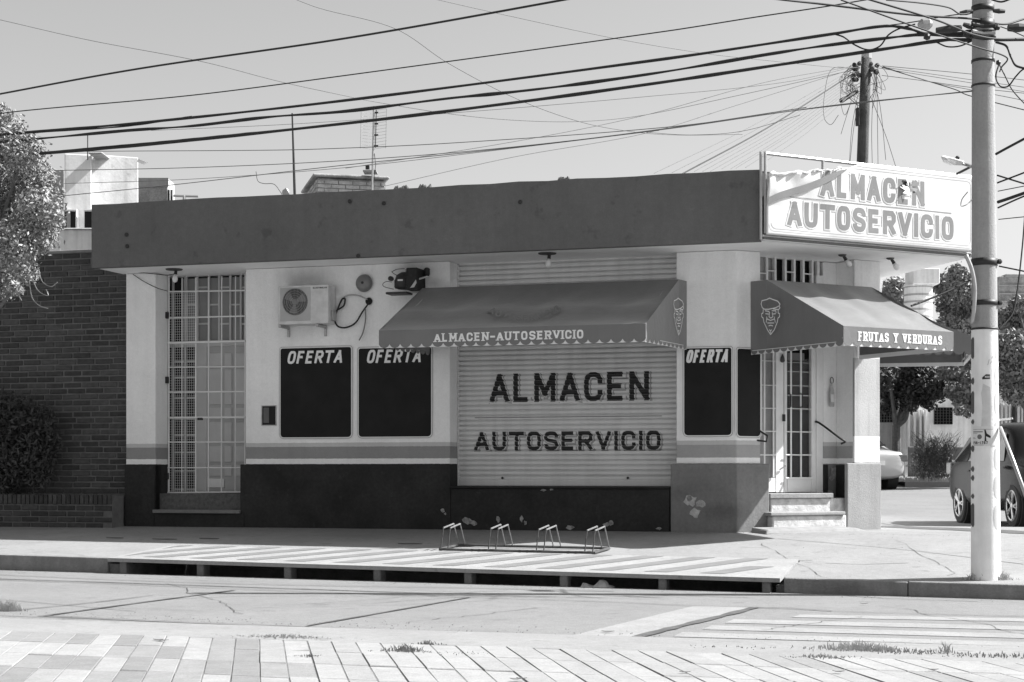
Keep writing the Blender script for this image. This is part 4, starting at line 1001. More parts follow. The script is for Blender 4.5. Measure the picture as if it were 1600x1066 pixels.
# bulbs under the soffit
def bulb(px, py, label, fr, d, dx=4, plate=True):
    a, z = fr.px(px, py, d); t = thing('soffit_lamp', label, 'lamp', fr.w(a, d, 4.345), 'bare bulb lamps under the roof overhang')
    MB().lathe(fr.w(a, d, 4.344), (0, 0, -1), [(.13 if plate else .06, 0), (.12 if plate else .05, .015), (.03, .025)], 16).build('base_plate', M_wood, t)
    dr = (fr.e*.7+Vector((0, 0, -.6))).normalized() if plate else (fr.e*.6+Vector((0, 0, -.7))).normalized()
    if px < 300 or (800 < px < 900): dr = (fr.e*-.1+Vector((0, 0, -.9))).normalized()
    c = fr.w(a+.03, d, 4.32)
    MB().lathe(c, dr, [(.022, 0), (.024, .05), (.03, .055)], 10).build('socket', M_black, t)
    MB().lathe(c+dr*.055, dr, [(.02, 0), (.035, .04), (.042, .075), (.03, .11), (0, .125)], 12).build('bulb', M_white, t, smooth=True)
bulb(272, 422, 'bare bulb on a dark plate under the roof above the barred door', FF, .30)
bulb(855, 402, 'bare bulb under the roof above the roller shutter', FF, .42)
bulb(1316, 402, 'bare bulb under the roof above the corner awning', FC, .30, plate=False)
bulb(1391, 409, 'small bulb holder under the right end of the corner roof', FC, .35, plate=False)
hose([(205, 425), (240, 428), (262, 430), (273, 428)], .006, 'cable drooping from the facade corner to the bulb over the barred door', .04, name='cable')
hose([(208, 429), (225, 440), (245, 450), (262, 455)], .006, 'second cable sagging from the facade corner to the top of the grille', .03, name='cable')
a, z = FF.px(198, 425, .04); tag(MB().lathe(FF.w(a, .03, z), FF.n, [(.03, -.02), (.035, .03), (.01, .05)], 10).build('insulator', M_white, None), 'small white insulator at the left top corner of the facade', 'insulator')
# ================================================================ LEFT: brick wall, planter, bush, street tree
def brick_mesh(L, Hh, Dp, m, ch=.008):
    b = MB(); x0, x1, y0, y1, z0, z1 = 0, L, 0, Dp, 0, Hh
    b.v = [Vector(p) for p in ((x0, 0, z0), (x1, 0, z0), (x1, 0, z1), (x0, 0, z1), (x0+ch, Dp, z0+ch), (x1-ch, Dp, z0+ch), (x1-ch, Dp, z1-ch), (x0+ch, Dp, z1-ch))]
    b.f = [(4, 5, 6, 7), (0, 1, 5, 4), (1, 2, 6, 5), (2, 3, 7, 6), (3, 0, 4, 7)]
    b.f = [tuple(reversed(f)) for f in b.f]
    me = bpy.data.meshes.new('brick'); me.from_pydata(b.v, [], b.f); me.materials.append(m); me.update(); return me
FL_ = Frame((FF.w(0, -.06, 0).x, FF.w(0, -.06, 0).y), R(-16.6))
zw0, zw1 = .45, 4.70
bw = thing('brick_wall', 'tall dark brick wall left of the shop behind a low brick planter', 'wall', FL_.w(aP0-1.2, 0, ZB))
MB().fbox(FL_, -14, aP0-.005, -.22, 0, zw0, zw1).build('wall_core', M_brickwall, bw)
MB().fbox(FL_, -14, aP0-.005, -.24, .03, zw1, zw1+.05).build('coping', M_kerb, bw, bevel=.01)
BP, CP = .315, .0905
bm_full = [brick_mesh(BP-.022, CP-.02, .016, m) for m in M_bricks]; bm_half = [brick_mesh(BP*.45, CP-.02, .016, m) for m in M_bricks]
Rw = FL_; cnt = 0; extra = MB(); rows = int((zw1-.98)/CP)
rotz = math.atan2(FL_.e.y, FL_.e.x)+pi
for r_ in range(rows):
    z = zw1-(r_+1)*CP+.008; off = (0 if r_ % 2 else BP*.5)+random.uniform(-.02, .02)
    if (r_ % 5) == 3: off += .08
    a = aP0-.02
    first = True
    while a > -14:
        L = BP-.022
        if first and off > .05: L = min(L, off-.01)
        x1 = a; x0 = a-L; first = False
        a = x0-.022
        vis = x0 > -12.0 and not (x1 < FF.px(78, 700)[0] and z < 2.0)
        if vis and cnt < 292:
            me = random.choice(bm_full if L > .2 else bm_half); sc = L/(BP-.022) if L > .2 else L/(BP*.45)
            o = bpy.data.objects.new('brick', me); COL.objects.link(o); o.parent = bw
            o.rotation_euler = (random.uniform(-.012, .012), random.uniform(-.012, .012), rotz); p = FL_.w(x1, random.uniform(-.004, .006), z+random.uniform(-.003, .003)); o.location = p-bw.location
            o.scale = (sc, -1, 1) if False else (sc, 1, 1); cnt += 1
        else:
            extra.fbox(FL_, x0, x1, 0, .014+random.uniform(0, .004), z, z+CP-.02)
# bricks in local frame run along -e with outward +y; y axis after rotation pi points along n
tag(extra.build('far_bricks', M_bricks[1], bw), None, None, kind='stuff')
pl = thing('brick_planter', 'low dark brick planter wall topped by upright bricks below the tall wall', 'planter', FF.w(aP0-1.2, .3, ZB))
zp = .985
MB().fbox(FF, -14, aP0-.03, .0, .36, .3, zp-.15).build('planter_core', M_brickwall, pl)
MB().fbox(FF, -14, aP0-.05, .02, .2, zp-.16, zp-.08).build('soil', M_earth, pl)
hb = [brick_mesh(.066, .15, .025, m, .006) for m in M_bricks]
a = aP0-.03; k = 0
while a > -12.3:
    o = bpy.data.objects.new('top_brick', random.choice(hb)); COL.objects.link(o); o.parent = pl; o.rotation_euler = (random.uniform(-.02, .02), random.uniform(-.01, .01), rotz); o.location = FF.w(a, .36+random.uniform(-.004, .006), zp-.15+random.uniform(-.006, .004))-pl.location
    a -= .078; k += 1
for r_ in range(4):
    a = aP0-.03-(.15 if r_ % 2 else 0); z = zp-.155-(r_+1)*.088
    while a > -12.3:
        o = bpy.data.objects.new('brick', random.choice(bm_full)); COL.objects.link(o); o.parent = pl; o.rotation_euler = (random.uniform(-.01, .01), 0, rotz); o.location = FF.w(a, .36+random.uniform(-.004, .004), z)-pl.location
        a -= BP
MB().fbox(FF, -14, aP0-.03, .0, .355, zp-.15, zp-.02).build('top_core', M_brickwall, pl)

# ---------------- foliage
def leaves(name, blobs, n, size, m, parent=None, squash=1.0, shell=.55, up=.3, seed=1, ratio=2.2):
    """blobs: (centre, radius xyz); leaf-sized faces scattered through the crown volume"""
    rg = np.random.RandomState(seed); wts = np.array([r[0]*r[1]*r[2] for c, r in blobs])**.75; wts /= wts.sum()
    idx = rg.choice(len(blobs), n, p=wts); C = np.array([c for c, r in blobs])[idx]; RR = np.array([r for c, r in blobs])[idx]
    d = rg.normal(size=(n, 3)); d /= np.linalg.norm(d, axis=1)[:, None]; rad = shell+(1-shell)*rg.rand(n)**.6; rad += rg.normal(0, .07, n); rad *= np.where(rg.rand(n) < .12, 1.05+.3*rg.rand(n), 1)
    P = C+d*RR*rad[:, None]
    nrm = d*.6+rg.normal(size=(n, 3))*.75; nrm[:, 2] += up; nrm /= np.linalg.norm(nrm, axis=1)[:, None]
    t = np.cross(nrm, rg.normal(size=(n, 3))); t /= np.linalg.norm(t, axis=1)[:, None]; b2 = np.cross(nrm, t)
    s = size*(.6+.8*rg.rand(n))[:, None]
    v0 = P-t*s*ratio/2; v1 = P+b2*s*.5; v2 = P+t*s*ratio/2; v3 = P-b2*s*.5
    inv = np.array(wm(parent).inverted()) if parent else np.eye(4)
    V = np.stack([v0, v1, v2, v3], 1).reshape(-1, 3); V = V@inv[:3, :3].T+inv[:3, 3]
    me = bpy.data.meshes.new(name); me.vertices.add(4*n); me.vertices.foreach_set('co', V.astype(np.float32).ravel())
    me.loops.add(4*n); me.loops.foreach_set('vertex_index', np.arange(4*n, dtype=np.int32)); me.polygons.add(n)
    me.polygons.foreach_set('loop_start', np.arange(0, 4*n, 4, dtype=np.int32)); me.polygons.foreach_set('loop_total', np.full(n, 4, dtype=np.int32))
    me.materials.append(m); me.update(); me.validate()
    o = bpy.data.objects.new(name, me); COL.objects.link(o)
    if parent: o.parent = parent
    return o
def branchy(base, blobs, r0, parent, m=M_bark, name='trunk', seed=3):
    rg = random.Random(seed); b = MB(); base = Vector(base); zs = min(c[2] for c, r in blobs)
    fork = Vector((base.x+.1, base.y, base.z+max(.3, (zs-base.z)*.75)))
    b.tube(spline([base, base.lerp(fork, .5)+Vector((.05, 0, 0)), fork], 4), r0, 8, r2=r0*.7)
    for c, r in blobs:
        c = Vector(c); mid = fork.lerp(c, .5)+Vector((rg.uniform(-.15, .15), rg.uniform(-.15, .15), rg.uniform(-.1, .2)))
        b.tube(spline([fork-Vector((0, 0, .05)), mid, c], 4), r0*.45, 5, r2=r0*.1)
        for k in range(3):
            e = c+Vector((rg.uniform(-1, 1)*r[0], rg.uniform(-1, 1)*r[1], rg.uniform(-.6, 1)*r[2]))*.8; b.tube([c.lerp(mid, .3), c.lerp(e, .5)+Vector((0, 0, .05)), e], r0*.12, 4, r2=.004)
    return b.build(name, m, parent)
def blobset(spec, Y, dy=.8, sc=1.0):   # (px, py, rpx) -> world blobs at distance Y
    out = []
    for px, py, rp in spec:
        y = Y+random.uniform(-dy, dy)*.5; p = at(px, py, y); r = rp/FPX*y; out.append((tuple(p), (r*1.0, r*1.0, r*.92)))
    return out
st_ = thing('street_tree', 'bright leafy tree at the left edge hanging in front of the brick wall', 'tree', (-7.9, 22.4, .45))
bl = blobset([(-30, 250, 62), (10, 215, 38), (38, 240, 36), (50, 280, 38), (62, 330, 40), (30, 310, 46), (20, 380, 45), (60, 370, 32), (10, 420, 34), (40, 425, 22), (-40, 330, 60), (0, 180, 20), (-30, 190, 30), (84, 300, 16), (82, 345, 20), (-60, 400, 60), (25, 450, 14), (3, 455, 18)], 21.6, 1.6)
leaves('crown', bl, 34000, .024, M_leafl, st_, shell=.3, seed=4, ratio=2.4)
branchy((-7.9, 22.4, .4), bl[::2], .13, st_)
b = MB()
for P in ([(52, 440), (60, 455), (75, 462), (72, 452)], [(45, 430), (50, 465), (62, 478), (75, 482)], [(60, 420), (66, 440), (80, 448), (90, 441)], [(30, 440), (30, 462), (34, 470)]):
    b.tube(spline([at(x, y, 21.5) for x, y in P], 4), .007, 4)
tag(b.build('hanging_twigs', M_leafl, st_), None, None, kind='stuff')
db = thing('dark_bush', 'dark dense shrub growing in the brick planter at the left edge', 'bush', FF.w(-11.5, .25, zp-.1))
a_, z_ = FF.px(30, 690, .3)
bl = []
for px, py, rp in ((-10, 690, 62), (30, 660, 40), (60, 670, 34), (75, 650, 18), (20, 720, 45), (50, 715, 40), (-30, 650, 45), (75, 690, 22), (30, 635, 20), (5, 630, 22), (60, 745, 24), (0, 750, 35), (82, 668, 12)):
    a, z = FF.px(px, py, .3); r = rp/FPX*24.8; bl.append((tuple(FF.w(a, .3+random.uniform(-.1, .1), z)), (r, r*.45, r)))
leaves('foliage', bl, 9000, .028, M_leafd, db, shell=.2, seed=9, ratio=3)
branchy(FF.w(-11.5, .25, zp-.12), bl[::2], .04, db)
b = MB()
for i in range(60):
    a, z = FF.px(random.uniform(-30, 88), random.uniform(625, 740), .4); p = FF.w(a, .45+random.uniform(-.1, .1), z); b.tube([p, p+Vector((random.uniform(-.03, .08), random.uniform(-.05, .05), random.uniform(.08, .25)))], .004, 3)
tag(b.build('shoots', M_leafd, db), None, None, kind='stuff')
# ================================================================ ROOFTOP
def bx(px0, py0, px1, py1, Y, dY, name, m, par, bev=.02, zb=None):
    p = at(px0, py1, Y); q_ = at(px1, py0, Y); return MB().box(p.x, q_.x, Y, Y+dY, zb if zb is not None else p.z, q_.z).build(name, m, par, bevel=bev)
# brick water-tank hut with crumbling cornice
Yc = 27.5
ch = thing('roof_tank_hut', 'low crumbling brick hut with projecting cornice on the shop roof', 'roof hut', at(540, 300, Yc))
FH = Frame((at(496, 300, Yc).x, Yc), R(14))
W_ = FH.px(602, 290, 0)[0]; zt = at(540, 272, Yc).z; zb = 5.1
MB().fbox(FH, 0, W_, -1.6, 0, zb, zt-.06).build('brick_body', M_terracotta, ch, bevel=.02)
b = MB(); zz = zb+.02; k = 0
while zz < zt-.1:
    a = -(k % 2)*.12
    while a < W_-.02:
        x0, x1 = max(a, 0), min(a+.225, W_)
        if x1-x0 > .03: b.fbox(FH, x0, x1, 0, .012+random.uniform(0, .012), zz, zz+.055)
        a += .24
    a = -.1
    while a < 1.6:
        y0, y1 = max(a, 0), min(a+.225, 1.6); 
        if y1-y0 > .03: b.fbox(FH, -.014-random.uniform(0, .01), 0, -y1, -y0, zz, zz+.055)
        a += .24
    zz += .07; k += 1
tag(b.build('brick_courses', mat('light_old_brick', .38, .95, .45, 6, .5, 30), ch), None, None, kind='stuff')
pts = [FH.w(-.08, .08, 0), FH.w(W_+.06, .08, 0), FH.w(W_+.06, -1.7, 0), FH.w(-.08, -1.7, 0)]
MB().prism([xy(p) for p in pts], zt-.05, zt+.0).build('cornice', M_terracotta, ch, bevel=.02, bseg=2)
bx(571, 258, 577, 265, Yc-.1, .1, 'valve_box', M_black, ch, .005); bx(567, 265, 588, 268, Yc-.15, .3, 'valve_base', M_terracotta, ch, .005)
# antenna
an = thing('tv_antenna', 'tall rooftop television antenna with a mesh reflector on a mast', 'antenna', at(582, 298, 26.5))
Ya = 26.5
MB().tube([at(581.5, 300, Ya), at(584.5, 166, Ya)], .018, 8).build('mast', M_gi, an)
for y in (176, 193.5, 211, 228): MB().tube([at(583.5, y, Ya), at(591, y, Ya)], .014, 6).build('dipole_clamp', M_black, an)
MB().tube([at(588, 172, Ya), at(586.5, 231, Ya)], .008, 5).build('feed_line', M_black, an)
b = MB()
for x in (564.5, 604): b.tube([at(x, 170, Ya-.05), at(x-1.5, 232, Ya-.05)], .004, 4)
for i in range(13): y = 171+i*5; b.tube([at(564, y, Ya-.05), at(582, y+2.5, Ya+.06), at(604, y-1, Ya-.05)], .003, 4)
tag(b.build('reflector_mesh', M_gi, an), None, None, kind='stuff')
MB().tube([at(585, 240, Ya), at(587, 258, Ya), at(583, 290, Ya)], .006, 4).build('cable', M_wire, an)
tag(MB().tube([at(460.5, 304, 25.5), at(456.5, 177, 25.5)], .022, 8, r2=.012).build('roof_mast', M_black, None), 'plain thin dark mast standing alone on the roof left of the brick hut', 'mast')
tag(MB().tube([at(137, 250, 33), at(137, 210, 33)], .012, 6).build('roof_mast', M_black, None), 'short thin rod on top of the white house at the left', 'mast')
rp = thing('roof_pipe_rack', 'small pipe stubs and bar standing on the left part of the shop roof', 'pipes', at(275, 312, 26))
for x in (263.5, 268): MB().tube([at(x, 318, 26), at(x, 297, 26)], .02, 6).build('stub', M_black, rp)
MB().tube([at(271, 306, 26), at(310, 307, 26)], .02, 6).build('bar', M_gi, rp); MB().tube([at(288, 318, 26), at(288, 306, 26)], .03, 6).build('stub', M_gi, rp)
b = MB()
for i in range(9): a = FF.px(400+i*6, 300, -.3)[0]
tw = MB().tube(spline([at(400, 268, 26), at(403, 283, 26), (at(412, 287, 26)), at(428, 288, 26), at(438, 300, 26), at(441, 305, 26)], 5), .006, 4).build('loose_wire', M_wireg, None)
tag(tw, 'thin curled wire sticking up from the shop roof left of the mast', 'wire')
fl_ = MB().lathe(at(441, 303, 26), (1, 0, .5), [(.02, 0), (.05, .03), (.06, .1), (.02, .12)], 8).build('roof_valve', M_gi, None); tag(fl_, 'small metal valve lying on the parapet top left of the thin mast', 'valve')
# weeds and rubble along the parapet
for i, (px, py) in enumerate(((626, 292), (664, 290), (880, 281))):
    b = MB()
    for k in range(9):
        a, z = FF.px(px+random.uniform(-9, 9), py, OV-.05); b.lathe(FF.w(a, OV-.06, ZT-.005), (random.uniform(-.3, .3), 0, 1), [(.04, 0), (.03, .02), (.008, random.uniform(.03, .06))], 6)
    tag(b.build('roof_weed', M_bark, None), ('low dry moss clump on the parapet right of the brick hut', 'round dark moss clump further right on the parapet', 'tiny dry tuft near the middle of the parapet')[i], 'weed', 'dry clumps along the parapet', 'stuff')
# white house behind at the left
def obx(px0, py0, px1, py1, Y, ang, depth, name, m, par, zb, off=0.):
    p = at(px0, py1, Y); fr = Frame((p.x, p.y), R(ang)); L = fr.px(px1, py1, 0)[0]; z1 = at(px0, py0, Y).z
    return MB().fbox(fr, 0, L, -depth, off, zb, z1).build(name, m, par, bevel=.015)
wh = thing('white_house', 'tall pale plastered house with two small windows behind the brick wall', 'house', at(160, 395, 34))
Yh = 33.0
obx(101, 240, 143, 396, Yh, 14, .6, 'wall', M_house, wh, 1); obx(143, 241, 216, 396, Yh+.35, 22, .6, 'wall', mat('stained_render', .6, .9, .2, 1.6, .3, 12, streak=.2, fine=.08, spots=.2), wh, 1)
bx(85, 265, 101, 396, Yh+1, 4, 'wall', M_houseg, wh, zb=1)
bx(138, 237, 160, 241, Yh-.1, .6, 'roof_cap', M_houseg, wh)
for x0, x1 in ((101, 118), (132, 143)):
    bx(x0, 330, x1, 357, Yh-.05, .04, 'window_pane', M_glass, wh, .0); bx(x0-1, 327, x1+2, 330, Yh-.1, .1, 'lintel', M_white, wh, .005); bx(x1, 330, x1+2, 357, Yh-.1, .1, 'jamb', M_white, wh, .005)
bx(104, 332, 110, 357, Yh-.07, .02, 'curtain', mat('curtain_grey', .3), wh, .0)
bx(60, 358, 146, 397, Yh-1.2, .15, 'balcony_wall', M_house, wh, zb=2); bx(58, 356, 146, 359, Yh-1.25, .25, 'balcony_coping', M_houseg, wh)
lw = thing('roof_parapet_block', 'small weathered grey block wall beside the white house', 'block wall', at(240, 315, 31))
bx(216, 278, 263, 330, 31, .6, 'block', M_terracotta, lw, zb=4.4); bx(216, 278, 263, 292, 30.97, .02, 'bare_band', M_houseg, lw, .0)
b = MB(); P = [at(216, 248, 32.5), at(228, 253, 32.5), at(221, 256, 32.5), at(214, 253, 32.5)]; b.extrude(P, (0, .2, .02)); tag(b.build('roof_sheet', M_white, None), 'small white sheet jutting from the right edge of the white house', 'sheet')

# ================================================================ UTILITY POLES, WIRES
pole_base = Vector((5.048, 17.45, 0)); YP = 17.45; zpb = S(*FF.ad(pole_base))
PX0 = 1540.5
def pole_c(z):
    y = HY-(z-CZ)*FPX/YP; return Vector((((PX0-(908-y)*5/908)-CX)/FPX*YP, YP, z))
def pole_r(z):
    y = HY-(z-CZ)*FPX/YP; return (22.6-(908-y)*6.3/908)/FPX*YP
def pz(y): return CZ+(HY-y)/FPX*YP
fp = thing('concrete_pole', 'big round concrete utility pole with white painted foot and poster at the kerb', 'utility pole', (pole_base.x, YP, zpb))
def poleseg(z0, z1, name, m, dr=0.0, n=14):
    b = MB(); vs = []; N_ = 36
    for i in range(n+1):
        z = z0+(z1-z0)*i/n; c = pole_c(z); r = pole_r(z)+dr
        for k in range(N_): vs.append(c+Vector((cos(2*pi*k/N_), sin(2*pi*k/N_), 0))*r)
    b.add(vs, [(i*N_+k, i*N_+(k+1) % N_, (i+1)*N_+(k+1) % N_, (i+1)*N_+k) for i in range(n) for k in range(N_)]+[tuple(range(n*N_, n*N_+N_)), tuple(reversed(range(N_)))])
    return b.build(name, m, fp, smooth=True)
zp1 = pz(513)
for o in (poleseg(zpb-.2, zp1, 'painted_shaft', M_polew, .0015), poleseg(zp1, 8.6, 'shaft', M_polec)):
    md = o.modifiers.new('e', 'EDGE_SPLIT')
def ring(y0, y1, name='steel_band', m=M_black, dr=.008): return poleseg(pz(y1), pz(y0), name, m, dr, 1)
for y0, y1 in ((405, 416), (470, 478), (513, 516), (133, 136), (94, 98), (10, 19), (33, 46), (54, 60)): ring(y0, y1)
def psurf(ang, z, h=0): c = pole_c(z); r = pole_r(z)+h; return c+Vector((sin(ang), -cos(ang), 0))*r   # ang 0 faces the street
view = math.atan2(-5.04, 17.45)  # direction from the pole to the camera
def pang(px, y):   # angle on the pole for a photo column
    z = pz(y); c = pole_c(z); cpx = CX+c.x/c.y*FPX; rp = pole_r(z)/c.y*FPX
    return view+math.asin(max(-.99, min(.99, (px-cpx)/rp)))
for y in (410, 474):
    c = psurf(pang(1562, y), pz(y), .01); MB().lathe(c, (1, 0, 0), [(.02, 0), (.028, .005), (.028, .03), (.012, .045)], 8).build('bolt', M_black, fp)
def wrap(quads, z0, a0, name, m, lift=.004):   # flat drawing wrapped on the pole: u along the girth, v up
    bm = bmesh.new()
    for q, k in quads: bm.faces.new([bm.verts.new((p[0], p[1], k*.0003)) for p in q])
    for i in range(-40, 80): bmesh.ops.bisect_plane(bm, geom=bm.verts[:]+bm.edges[:]+bm.faces[:], plane_co=(i*.02, 0, 0), plane_no=(1, 0, 0))
    b = MB(); idx = {}
    for i, v in enumerate(bm.verts):
        z = z0+v.co.y; r = .152; idx[v] = i; b.v.append(psurf(a0+v.co.x/r, z, lift+v.co.z))
    b.f = [tuple(idx[v] for v in f.verts) for f in bm.faces]; bm.free(); return b.build(name, m, fp)
def oval(w_, h_, n=12): return [[(Vector((w_/2*cos(2*pi*k/n)*1.0, h_/2*max(-1, min(1, 1.25*sin(2*pi*k/n)))))) for k in range(n)]]
M_paintd = mat('dark_paint_patch', .10, .8, .15, 9); M_paintl = mat('faded_paint_patch', .46, .8, .10, 9)
for y0, y1 in ((527, 562), (590, 602), (611, 648), (655, 664), (695, 707), (728, 738), (742, 752), (771, 780), (786, 824)):
    A = pang(1521.0, (y0+y1)/2); h = (y1-y0)/FPX*YP; w_ = .085
    wrap([([(-.06, -h/2+.03), (-.06, h/2-.03), (.01, h/2), (.028, h/2-.025), (.028, -h/2+.025), (.01, -h/2)][::-1], 0)], pz((y0+y1)/2), A, 'painted_letter', M_paintd, .003)
for y0, y1 in ((522, 568), (572, 606), (612, 651), (658, 690), (698, 736), (742, 780), (787, 828)):
    A = pang(1556.5, (y0+y1)/2); h = (y1-y0)/FPX*YP; n = 14
    wrap([([(.052*cos(2*pi*k/n)+.01, h/2*.98*math.copysign(abs(sin(2*pi*k/n))**.6, sin(2*pi*k/n))) for k in range(n)], 0)], pz((y0+y1)/2), A, 'painted_letter', M_paintl, .003)
# poster, sticker and paper remains
def rectq(u0, v0, u1, v1): return ([(u0, v0), (u1, v0), (u1, v1), (u0, v1)], 0)
AP = pang(1540, 682); zP = pz(697)
wrap([rectq(-.16, 0, .15, .205)], zP, AP, 'poster', M_paper, .005)
wrap([(q_, 1) for q_, k in [(tuple((p[0]-.148, p[1]+.018) for p in q), k % 100) for q, k in layout('156-1767', .17, .030, .0065, gap=.35)]], zP, AP, 'poster_text', M_letter, .0065)
wrap([(tuple((p[0]-.150, p[1]+.138) for p in q), k) for q, k in layout('FUMIGACION', .11, .020, .0045, gap=.35)] if False else [rectq(-.15, .142, -.03, .154), rectq(-.145, .172, .08, .176), rectq(-.15, .128, -.09, .132), rectq(-.145, .006, -.02, .010), rectq(-.15, .085, -.12, .089), rectq(-.15, .075, -.11, .079)], zP, AP, 'poster_print', M_gletter, .0065)
wrap([([(-.065+.026*cos(2*pi*k/12), .095+.026*sin(2*pi*k/12)) for k in range(12)], 0)], zP, AP, 'poster_emblem', mat('emblem_grey', .15, .7), .0065)
wrap([([(-.012, .05), (.008, .045), (.004, .1), (.05, .08), (.055, .1), (.012, .13), (.0, .17), (-.014, .17), (-.008, .11)], 0)], zP, AP, 'poster_figure', M_letter, .0065)
wrap([([(0, 0), (.085, .004), (.085, .05), (.04, .052), (.0, .02)], 0)], pz(594), pang(1535, 590), 'black_sticker', M_letter, .005)
wrap([(tuple((p[0]+.03, p[1]+.016) for p in q), k % 100) for q, k in layout('NOO', .05, .02, .005)], pz(594), pang(1535, 590), 'sticker_text', M_paper, .0065)
wrap([([(0, 0), (.10, -.02), (.115, .2), (.10, .42), (.02, .46), (.012, .4), (.0, .36), (.014, .22)], 0)], pz(668), pang(1533.5, 640), 'paper_remains', mat('torn_paper', .58, .8, .1, 12), .0035)
b_ = []
for px, py, dx, dy in ((1544, 572, .03, .06), (1551, 562, .03, .03), (1548, 570, .04, .03)): b_.append(ribbon([(0+(px-1544)/147, (572-py)/147), (dx*.6+(px-1544)/147, dy+(572-py)/147)], .008)[0])
wrap([(q, i) for i, q in enumerate(b_)], pz(572), pang(1543, 570), 'scribble', M_paintl, .004)
# black conduit loop on the left side of the pole
tag(MB().tube(spline([at(1509, 398, 17.3), at(1518, 420, 17.3), at(1523, 448, 17.3), at(1522, 480, 17.3), at(1519, 505, 17.35)], 6), .022, 8).build('conduit', M_gi, None, smooth=True), 'thick grey flexible conduit curving down the left side of the concrete pole', 'conduit')
tag(MB().tube(spline([at(1512, 300, 17.3), at(1503, 312, 17.3), at(1502, 322, 17.3), at(1510, 320, 17.3), at(1519, 312, 17.35)], 6), .006, 6).build('wire_loop', M_gi, None), 'thin pale wire loop beside the pole in front of the banner right end', 'wire')
tag(MB().tube([at(1563, 668, 17.35), at(1583, 720, 17.0), at(1625, 835, 16.6)], .020, 10).build('brace_pipe', M_gi, None, smooth=True), 'pale metal pipe slanting down from the right side of the pole', 'pipe')
# street lamp arm fixed to the pole
sl2 = thing('street_lamp', 'pale LED street lamp head on a short arm just left of the pole', 'street lamp', psurf(pang(1520, 262), pz(262)))
YL = 17.8
hb_ = MB(); pl4 = [at(1478, 247, YL), at(1484, 245.5, YL), at(1507, 252, YL), at(1506, 259, YL), at(1492, 258.5, YL), at(1480, 252, YL)]
hb_.extrude(pl4, (.0, .22, .06)); hb_.build('lamp_head', M_white, sl2, bevel=.008)
MB().extrude([at(1480, 250, YL-.01), at(1493, 254.5, YL-.01), at(1491, 258.5, YL-.01), at(1481, 253.5, YL-.01)], (0, .2, .04)).build('lens', mat('lamp_lens', .9, .2, 0), sl2)
MB().lathe(at(1496, 249, YL+.05), (0, 0, 1), [(.02, 0), (.025, .02), (.015, .035)], 10).build('sensor', M_black, sl2)
MB().tube([at(1504, 256, YL), at(1512, 258, YL), at(1522, 262, YL-.2)], .018, 8).build('arm', M_gi, sl2)
MB().tube([at(1495, 272, YL+.4), at(1522, 258, YL-.2)], .014, 6).build('brace', M_black, sl2)
# wooden pole behind the shop
YW = 32.0
wp = thing('wooden_pole', 'dark weathered wooden utility pole behind the banner with tangled wires at its top', 'utility pole', at(1347, 740, YW)*1.0)
zg = T(YW); pb = at(1344, 740, YW); ptp = at(1354, 84, YW)
MB().tube([Vector((pb.x, YW, zg-.3)), at(1346, 300, YW), at(1350, 180, YW), ptp], lambda t: .125-.028*t, 12).build('shaft', M_wood, wp, smooth=True)
MB().tube([at(1354, 92, YW), at(1354, 84, YW)], .10, 12).build('cap', M_gi, wp)
bx(1338, 168, 1343, 196, YW-.2, .1, 'cable_box', M_black, wp, .01)
for i in range(16):
    px, py = random.choice((-1, 1))*random.uniform(9, 17)+1351, random.uniform(98, 128)
    MB().lathe(at(px, py, YW-random.uniform(.0, .2)), (random.uniform(-1, 1), random.uniform(-.5, .5), 1), [(.02, 0), (.045, .02), (.045, .06), (.02, .09)], 7).build('insulator', random.choice((M_black, M_black, M_wood)), wp)
for i in range(26):
    sx = random.choice((-1, 1, -1)); p0 = at(1351+sx*8, random.uniform(98, 125), YW-.1); L = random.uniform(8, 32)
    P = [p0, at(1351+sx*(8+L*.5), random.uniform(95, 120)+5, YW-.1), at(1351+sx*(8+L), random.uniform(120, 150), YW-.15), at(1351+sx*random.uniform(6, 14), random.uniform(125, 170), YW-.15)]
    MB().tube(spline(P, 5), .005, 4, cap=False).build('loose_wire', M_wireg, wp)
for P in ([(1335, 107), (1300, 108), (1288, 150), (1288, 185), (1298, 195), (1310, 180)], [(1332, 120), (1316, 118), (1314, 160), (1320, 180), (1330, 160)]):
    MB().tube(spline([at(x, y, YW-.2) for x, y in P], 6), .006, 4, cap=False).build('loose_wire', M_wireg, wp)
MB().tube([at(1314, 158, YW-.3), at(1340, 143, YW-.1)], .05, 7, r2=.03).build('spring_clamp', M_black, wp)
for P in ([(1363, 120), (1375, 165), (1384, 250)], [(1370, 120), (1371, 190), (1372, 262)], [(1341, 160), (1334, 200), (1328, 255)], [(1340, 150), (1331, 200), (1327, 258)], [(1360, 150), (1385, 215), (1400, 262)], [(1365, 130), (1362, 200), (1363, 262)], [(1330, 158), (1320, 190), (1314, 210)]):
    MB().tube(spline([at(x, y, YW-.1) for x, y in P], 4), .006, 4, cap=False).build('drop_wire', M_wireg, wp)
